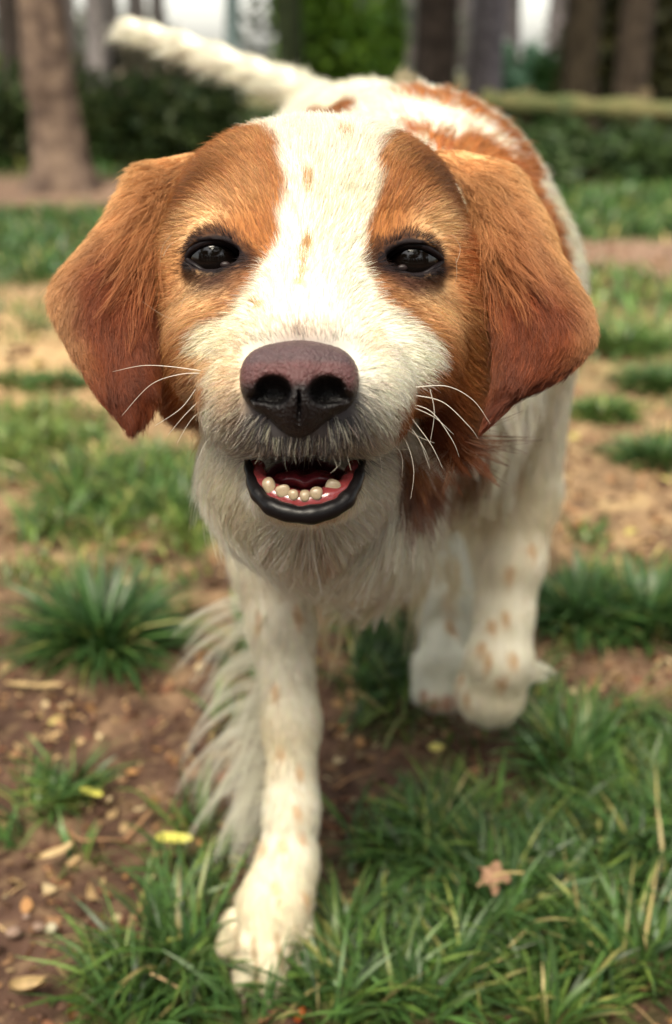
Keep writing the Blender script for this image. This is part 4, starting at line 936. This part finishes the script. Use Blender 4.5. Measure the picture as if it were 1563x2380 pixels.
# ---- trees, shrubs, hedges
def leafcards(P, s, colA, colB, seed, m=None):
    r = np.random.default_rng(seed); n = len(P); d = nrm(r.normal(size=(n, 3))); e = nrm(np.cross(d, r.normal(size=(n, 3)))); L = s*(.6+.8*r.random(n))[:, None]
    V = np.stack([P-d*L, P+e*L*.42, P+d*L, P-e*L*.42], 1).reshape(-1, 3); F = np.arange(4*n).reshape(n, 4); t = r.random((n, 1)); c = colA*(1-t)+colB*t; c = c*(1+.2*r.normal(size=(n, 1))).clip(.4, 1.7)
    return V, F, np.repeat(c, 4, 0)
def cloud(blobs, n, r):
    """points through a set of lumpy clusters, denser near their outsides"""
    b = np.array(blobs, float); vol = b[:, 3]*b[:, 4]*b[:, 5]; k = r.choice(len(b), n, p=vol/vol.sum()); d = nrm(r.normal(size=(n, 3))); q = r.random(n)**.45*(1+.18*r.normal(size=n))
    return b[k, :3]+d*b[k, 3:]*q[:, None]
M_leaf = mat('foliage', attr='fcol', rough=.5, spec=.3, transl=.3)
def trunk_mesh(x, y, r0, top, flare, lean=(0, 0), seed=0, seg=28):
    n = 40; z = np.concatenate([np.linspace(-.05, .5, 16), np.linspace(.6, top, n-16)]); a = np.linspace(0, 2*math.pi, seg, endpoint=False)
    rad_ = r0*(1-.35*z/top)+flare*np.exp(-np.clip(z, 0, 9)/.11)
    ang = np.cos(a*4+seed)*.35+np.cos(a*7+2*seed)*.2
    R = rad_[:, None]*(1+.05*np.sin(a*9+seed)[None]+ang[None]*(np.exp(-np.clip(z, 0, 9)/.10)*.5)[:, None]); cx = x+lean[0]*z/top+.02*np.sin(z*1.7+seed); cy = y+lean[1]*z/top
    cx = np.broadcast_to(cx, z.shape); cy = np.broadcast_to(cy, z.shape); V = np.stack([cx[:, None]+R*np.cos(a), cy[:, None]+R*np.sin(a), z[:, None]+0*R], -1).reshape(-1, 3)
    i = np.arange(n-1)[:, None]*seg; j = np.arange(seg)[None]; k = (j+1) % seg; F = np.stack([i+j, i+k, i+seg+k, i+seg+j], -1).reshape(-1, 4)
    V = V+noise(V, 9, seed)[:, None]*np.array([1, 1, 0])*.012; return V, F
def tree(px, y, r0, top, flare, bark, crown, label, seed, lean=(0, 0), leaf=(np.array([.03, .08, .02]), np.array([.09, .16, .03])), x=None, name='tree', nleaf=2600, bark2=None):
    r = np.random.default_rng(seed); x = xat(px, y) if x is None else x; root = empty(name, (x, y, 0)); tag(root, label, 'tree', 'trees behind the dog' if y > 0 else 'added shade trees behind the viewer')
    bark = np.array(bark); m = mat('bark', bark, rough=.9, spec=.15, vary=(14, tuple(bark*.65), tuple(np.array(bark2 if bark2 is not None else bark*1.25))), noise_bump=(30, .8, .02))
    V, F = trunk_mesh(x, y, r0, top, flare, lean, seed); mb = MB(); mb.add(V, F)
    tp = np.array([x+lean[0], y+lean[1], top]); ends = []
    for i in range(7):
        a = i*2.4+r.random(); z0 = top*(.55+.42*r.random()); p0 = np.array([x+lean[0]*z0/top, y+lean[1]*z0/top, z0]); L = crown*(.7+.5*r.random())
        p2 = p0+np.array([math.cos(a)*L, math.sin(a)*L, L*(.5+.5*r.random())]); mb.add(*tube(catmull([p0, (p0+p2)/2+np.array([0, 0, .12*L]), p2], 9), r0*.42*np.linspace(1, .25, 9), 8)); ends.append(p2)
    link('trunk', mb.mesh('trunk'), m, root)
    bl = [(*e, crown*.45, crown*.45, crown*.33) for e in ends]+[(*(tp+r.normal(size=3)*crown*.4), crown*.5, crown*.5, crown*.35) for _ in range(5)]
    link('crown', mesh_np('crown', *leafcards(cloud(bl, nleaf, r), .085*max(1, crown/1.6), *leaf, seed), False), M_leaf, root)
tree(130, 5.0, .105, 3.6, .085, (.12, .082, .066), 1.5, 'thick brown tree trunk with flared base standing at the left', 3, bark2=(.19, .135, .10))
tree(1017, 7.2, .128, 4.2, .05, (.020, .014, .011), 1.7, 'very dark tree trunk rising straight behind the back of the dog', 4, bark2=(.03, .022, .018))
tree(1128, 9.5, .15, 4.5, .05, (.19, .16, .17), 1.7, 'pale grey tree trunk just right of the very dark one', 5)
tree(232, 9.0, .10, 4.2, .05, (.20, .18, .18), 1.6, 'slim grey trunk standing between the thick left trunk and the tail', 6)
tree(32, 8.5, .085, 4.2, .05, (.045, .035, .03), 1.6, 'dark slim trunk at the left edge behind the thick brown one', 7)
tree(672, 8.2, .09, 4.0, .05, (.035, .045, .02), 1.6, 'dark mossy trunk at the left end of the green shrub', 8)
tree(1348, 7.6, .12, 4.2, .05, (.045, .034, .022), 1.6, 'dark brown trunk, left one of two above the right rail fence', 9)
tree(1470, 6.9, .10, 4.2, .05, (.045, .033, .024), 1.6, 'reddish dark trunk, right one of two above the right rail fence', 10)
tree(545, 16, .11, 4.6, .05, (.13, .17, .17), 1.7, 'distant thin grey green trunk standing alone in the bright gap', 11)
for i, (px, y, rd) in enumerate(((1185, 17, .11), (1290, 14, .12), (900, 15, .12), (95, 15, .14), (1540, 13, .13))):
    tree(px, y, rd, 4.6, .05, (.14, .12, .12), 1.7, ['far trunk right of the pale grey trunk, against bright sky', 'far trunk left of the dark right-hand trees', 'far trunk above the white back, left of the very dark one', 'far trunk partly hidden by the thick brown trunk at left', 'far trunk at the upper right corner'][i], 20+i, nleaf=1500)
def shrub(name, label, cat, blobs, n, s, colA, colB, seed, stems=8, group=None):
    r = np.random.default_rng(seed); b = np.array(blobs, float); c0 = np.array([b[:, 0].mean(), b[:, 1].mean(), 0]); root = empty(name, tuple(c0)); tag(root, label, cat, group)
    link('foliage', mesh_np('foliage', *leafcards(cloud(blobs, n, r), s, np.array(colA), np.array(colB), seed), False), M_leaf, root)
    sm = mat('stem_bark', (.06, .04, .03), rough=.9)
    for i in range(stems):
        k = b[i % len(b)]; link('stem', mesh_np('stem', *tube(catmull([(k[0]+r.normal()*.05, k[1], -.02), (k[0]+r.normal()*.08, k[1], k[2]*.5), (k[0]+r.normal()*k[3]*.5, k[1]+r.normal()*.05, k[2]+k[5]*.5)], 8), .012*np.linspace(1, .4, 8), 7)), sm, root)
def row(px0, px1, y, z0, z1, n, seed, wob=.25):
    r = np.random.default_rng(seed); o = []
    for i in range(n):
        x = xat(px0+(px1-px0)*(i+.5)/n, y, z0); h = (z1-z0)*(1+wob*r.normal()*.5); o.append((x, y+r.normal()*.12, z0+h*.5, abs(xat(px1, y)-xat(px0, y))/n*.8, .25, h*.56))
    return o
shrub('hedge', 'low dark green hedge at the left behind the thick trunk', 'hedge', row(-60, 560, 6.1, 0, .44, 12, 1)+row(-1300, -60, 6.5, 0, .44, 20, 11), 22000, .035, (.022, .050, .014), (.075, .10, .030), 101)
shrub('hedge', 'low dark hedge at the right, under the rail fence', 'hedge', row(1180, 1700, 5.35, 0, .22, 10, 2), 7000, .03, (.02, .045, .014), (.06, .095, .027), 102)
shrub('shrub', 'bright green leafy shrub above the middle of the back', 'shrub', row(660, 930, 9.0, .25, 1.15, 5, 3)+row(680, 900, 9.2, 0, .5, 4, 4), 6500, .05, (.09, .20, .025), (.22, .36, .04), 103)
shrub('shrub', 'dark brown green shrub at the upper right behind the rail fence', 'shrub', row(1300, 1720, 8.0, .1, 1.0, 7, 5), 9000, .05, (.028, .035, .013), (.10, .09, .033), 104)
shrub('shrub', 'pale bluish green shrub below the bright gap at the right', 'shrub', row(1160, 1250, 10.0, .08, .52, 3, 6), 2600, .05, (.20, .38, .22), (.34, .50, .32), 105)
shrub('shrub', 'dark green shrub right of the pale bluish one', 'shrub', row(1240, 1330, 8.6, .0, .50, 3, 7), 2500, .05, (.02, .07, .02), (.06, .13, .03), 106)
shrub('shrub', 'yellow green shrub at the far left edge', 'shrub', row(-80, 40, 9.8, .2, .62, 4, 8), 2500, .05, (.08, .13, .03), (.20, .24, .06), 107)
shrub('shrub', 'dark brownish shrub standing above the left hedge', 'shrub', row(190, 500, 9.2, .05, .58, 6, 9), 5500, .045, (.05, .052, .032), (.13, .11, .075), 108)
# a rail fence at the right
root = empty('rail_fence', (xat(1400, 5.7), 5.7, 0)); tag(root, 'mossy wooden rail fence crossing behind the dog at the right', 'fence')
M_rail = mat('rail_wood', (.2, .19, .08), rough=.9, vary=(6, (.045, .065, .018), (.14, .12, .05)), noise_bump=(60, .6, .01))
V_, F_ = tube(catmull([(xat(1120, 5.7), 5.75, .33), (xat(1400, 5.7), 5.7, .30), (xat(1800, 5.7), 5.65, .27)], 20), .052+.012*np.sin(np.arange(20)*1.9), 14); link('rail', mesh_np('rail', V_, F_), M_rail, root)
for px in (1225, 1500, 1760):
    V_, F_ = tube([(xat(px, 5.76), 5.79, -.05), (xat(px, 5.76), 5.79, .2), (xat(px, 5.76), 5.79, .39)], .035, 12); link('post', mesh_np('post', V_, F_), mat('post_wood', (.12, .09, .05), rough=.9), root)
# far woods seen between the trunks, with gaps of sky
r = np.random.default_rng(55); fb = []
for a, b, z in ((-200, 380, 1.5), (640, 1090, 1.8), (1300, 1800, 1.9), (380, 640, .30), (1090, 1300, .42), (-2600, -200, 1.7), (1800, 4000, 1.7)):
    for i in range(max(3, int((b-a)/60))):
        px = a+(b-a)*(i+.5)/max(3, int((b-a)/60)); y = 24+4*r.normal(); fb.append((xat(px, y), y, z*.45, .9, .8, z*.6*(1+.2*r.normal())))
wm = MB(); wm.add(*leafcards(cloud(fb, 42000, r), .12, np.array([.07, .09, .06]), np.array([.15, .15, .12]), 56))
for i in range(90):
    px = r.choice([r.uniform(-2200, -200), r.uniform(-150, 400), r.uniform(640, 1100), r.uniform(1300, 1700)]); y = r.uniform(18, 30); x = xat(px, y); V_, F_ = tube([(x, y, 0), (x, y, 2), (x+r.normal()*.1, y, 6)], .06+.06*r.random(), 8); wm.add(V_, F_, (.11, .095, .09))
tag(link('far_woods', wm.mesh('far_woods', False), M_leaf), 'distant grey green woods behind the trunks', 'woods', kind='stuff')
# unseen trees added behind and beside the viewer to shade the light from low down
LF = (np.array([.02, .06, .015]), np.array([.06, .12, .025]))
for i, (x, y, h, cr) in enumerate(((-5.2, -5.0, 3.4, 2.4), (.8, -7.0, 4.2, 2.9), (4.6, -3.8, 3.5, 2.4), (-5.2, 1.6, 3.6, 2.4), (5.4, 1.8, 3.6, 2.4))):
    tree(0, y, .16, h, .08, (.1, .07, .05), cr, 'broad leafy tree added out of view to shade the light, %s' % ['behind left', 'straight behind', 'behind right', 'far left', 'far right'][i], 60+i, x=x, leaf=LF, nleaf=7000)
shrub('hedge', 'tall leafy hedge added unseen behind the viewer to darken reflections', 'hedge', [(-9+1.5*i, -8+abs(i-6)*.55, 1.5, 1.1, .6, 1.9) for i in range(13)], 16000, .16, (.02, .05, .015), (.05, .10, .02), 109)  # added hedge: keeps the low sky out of the eye reflections
print('done', time.time()-T0)
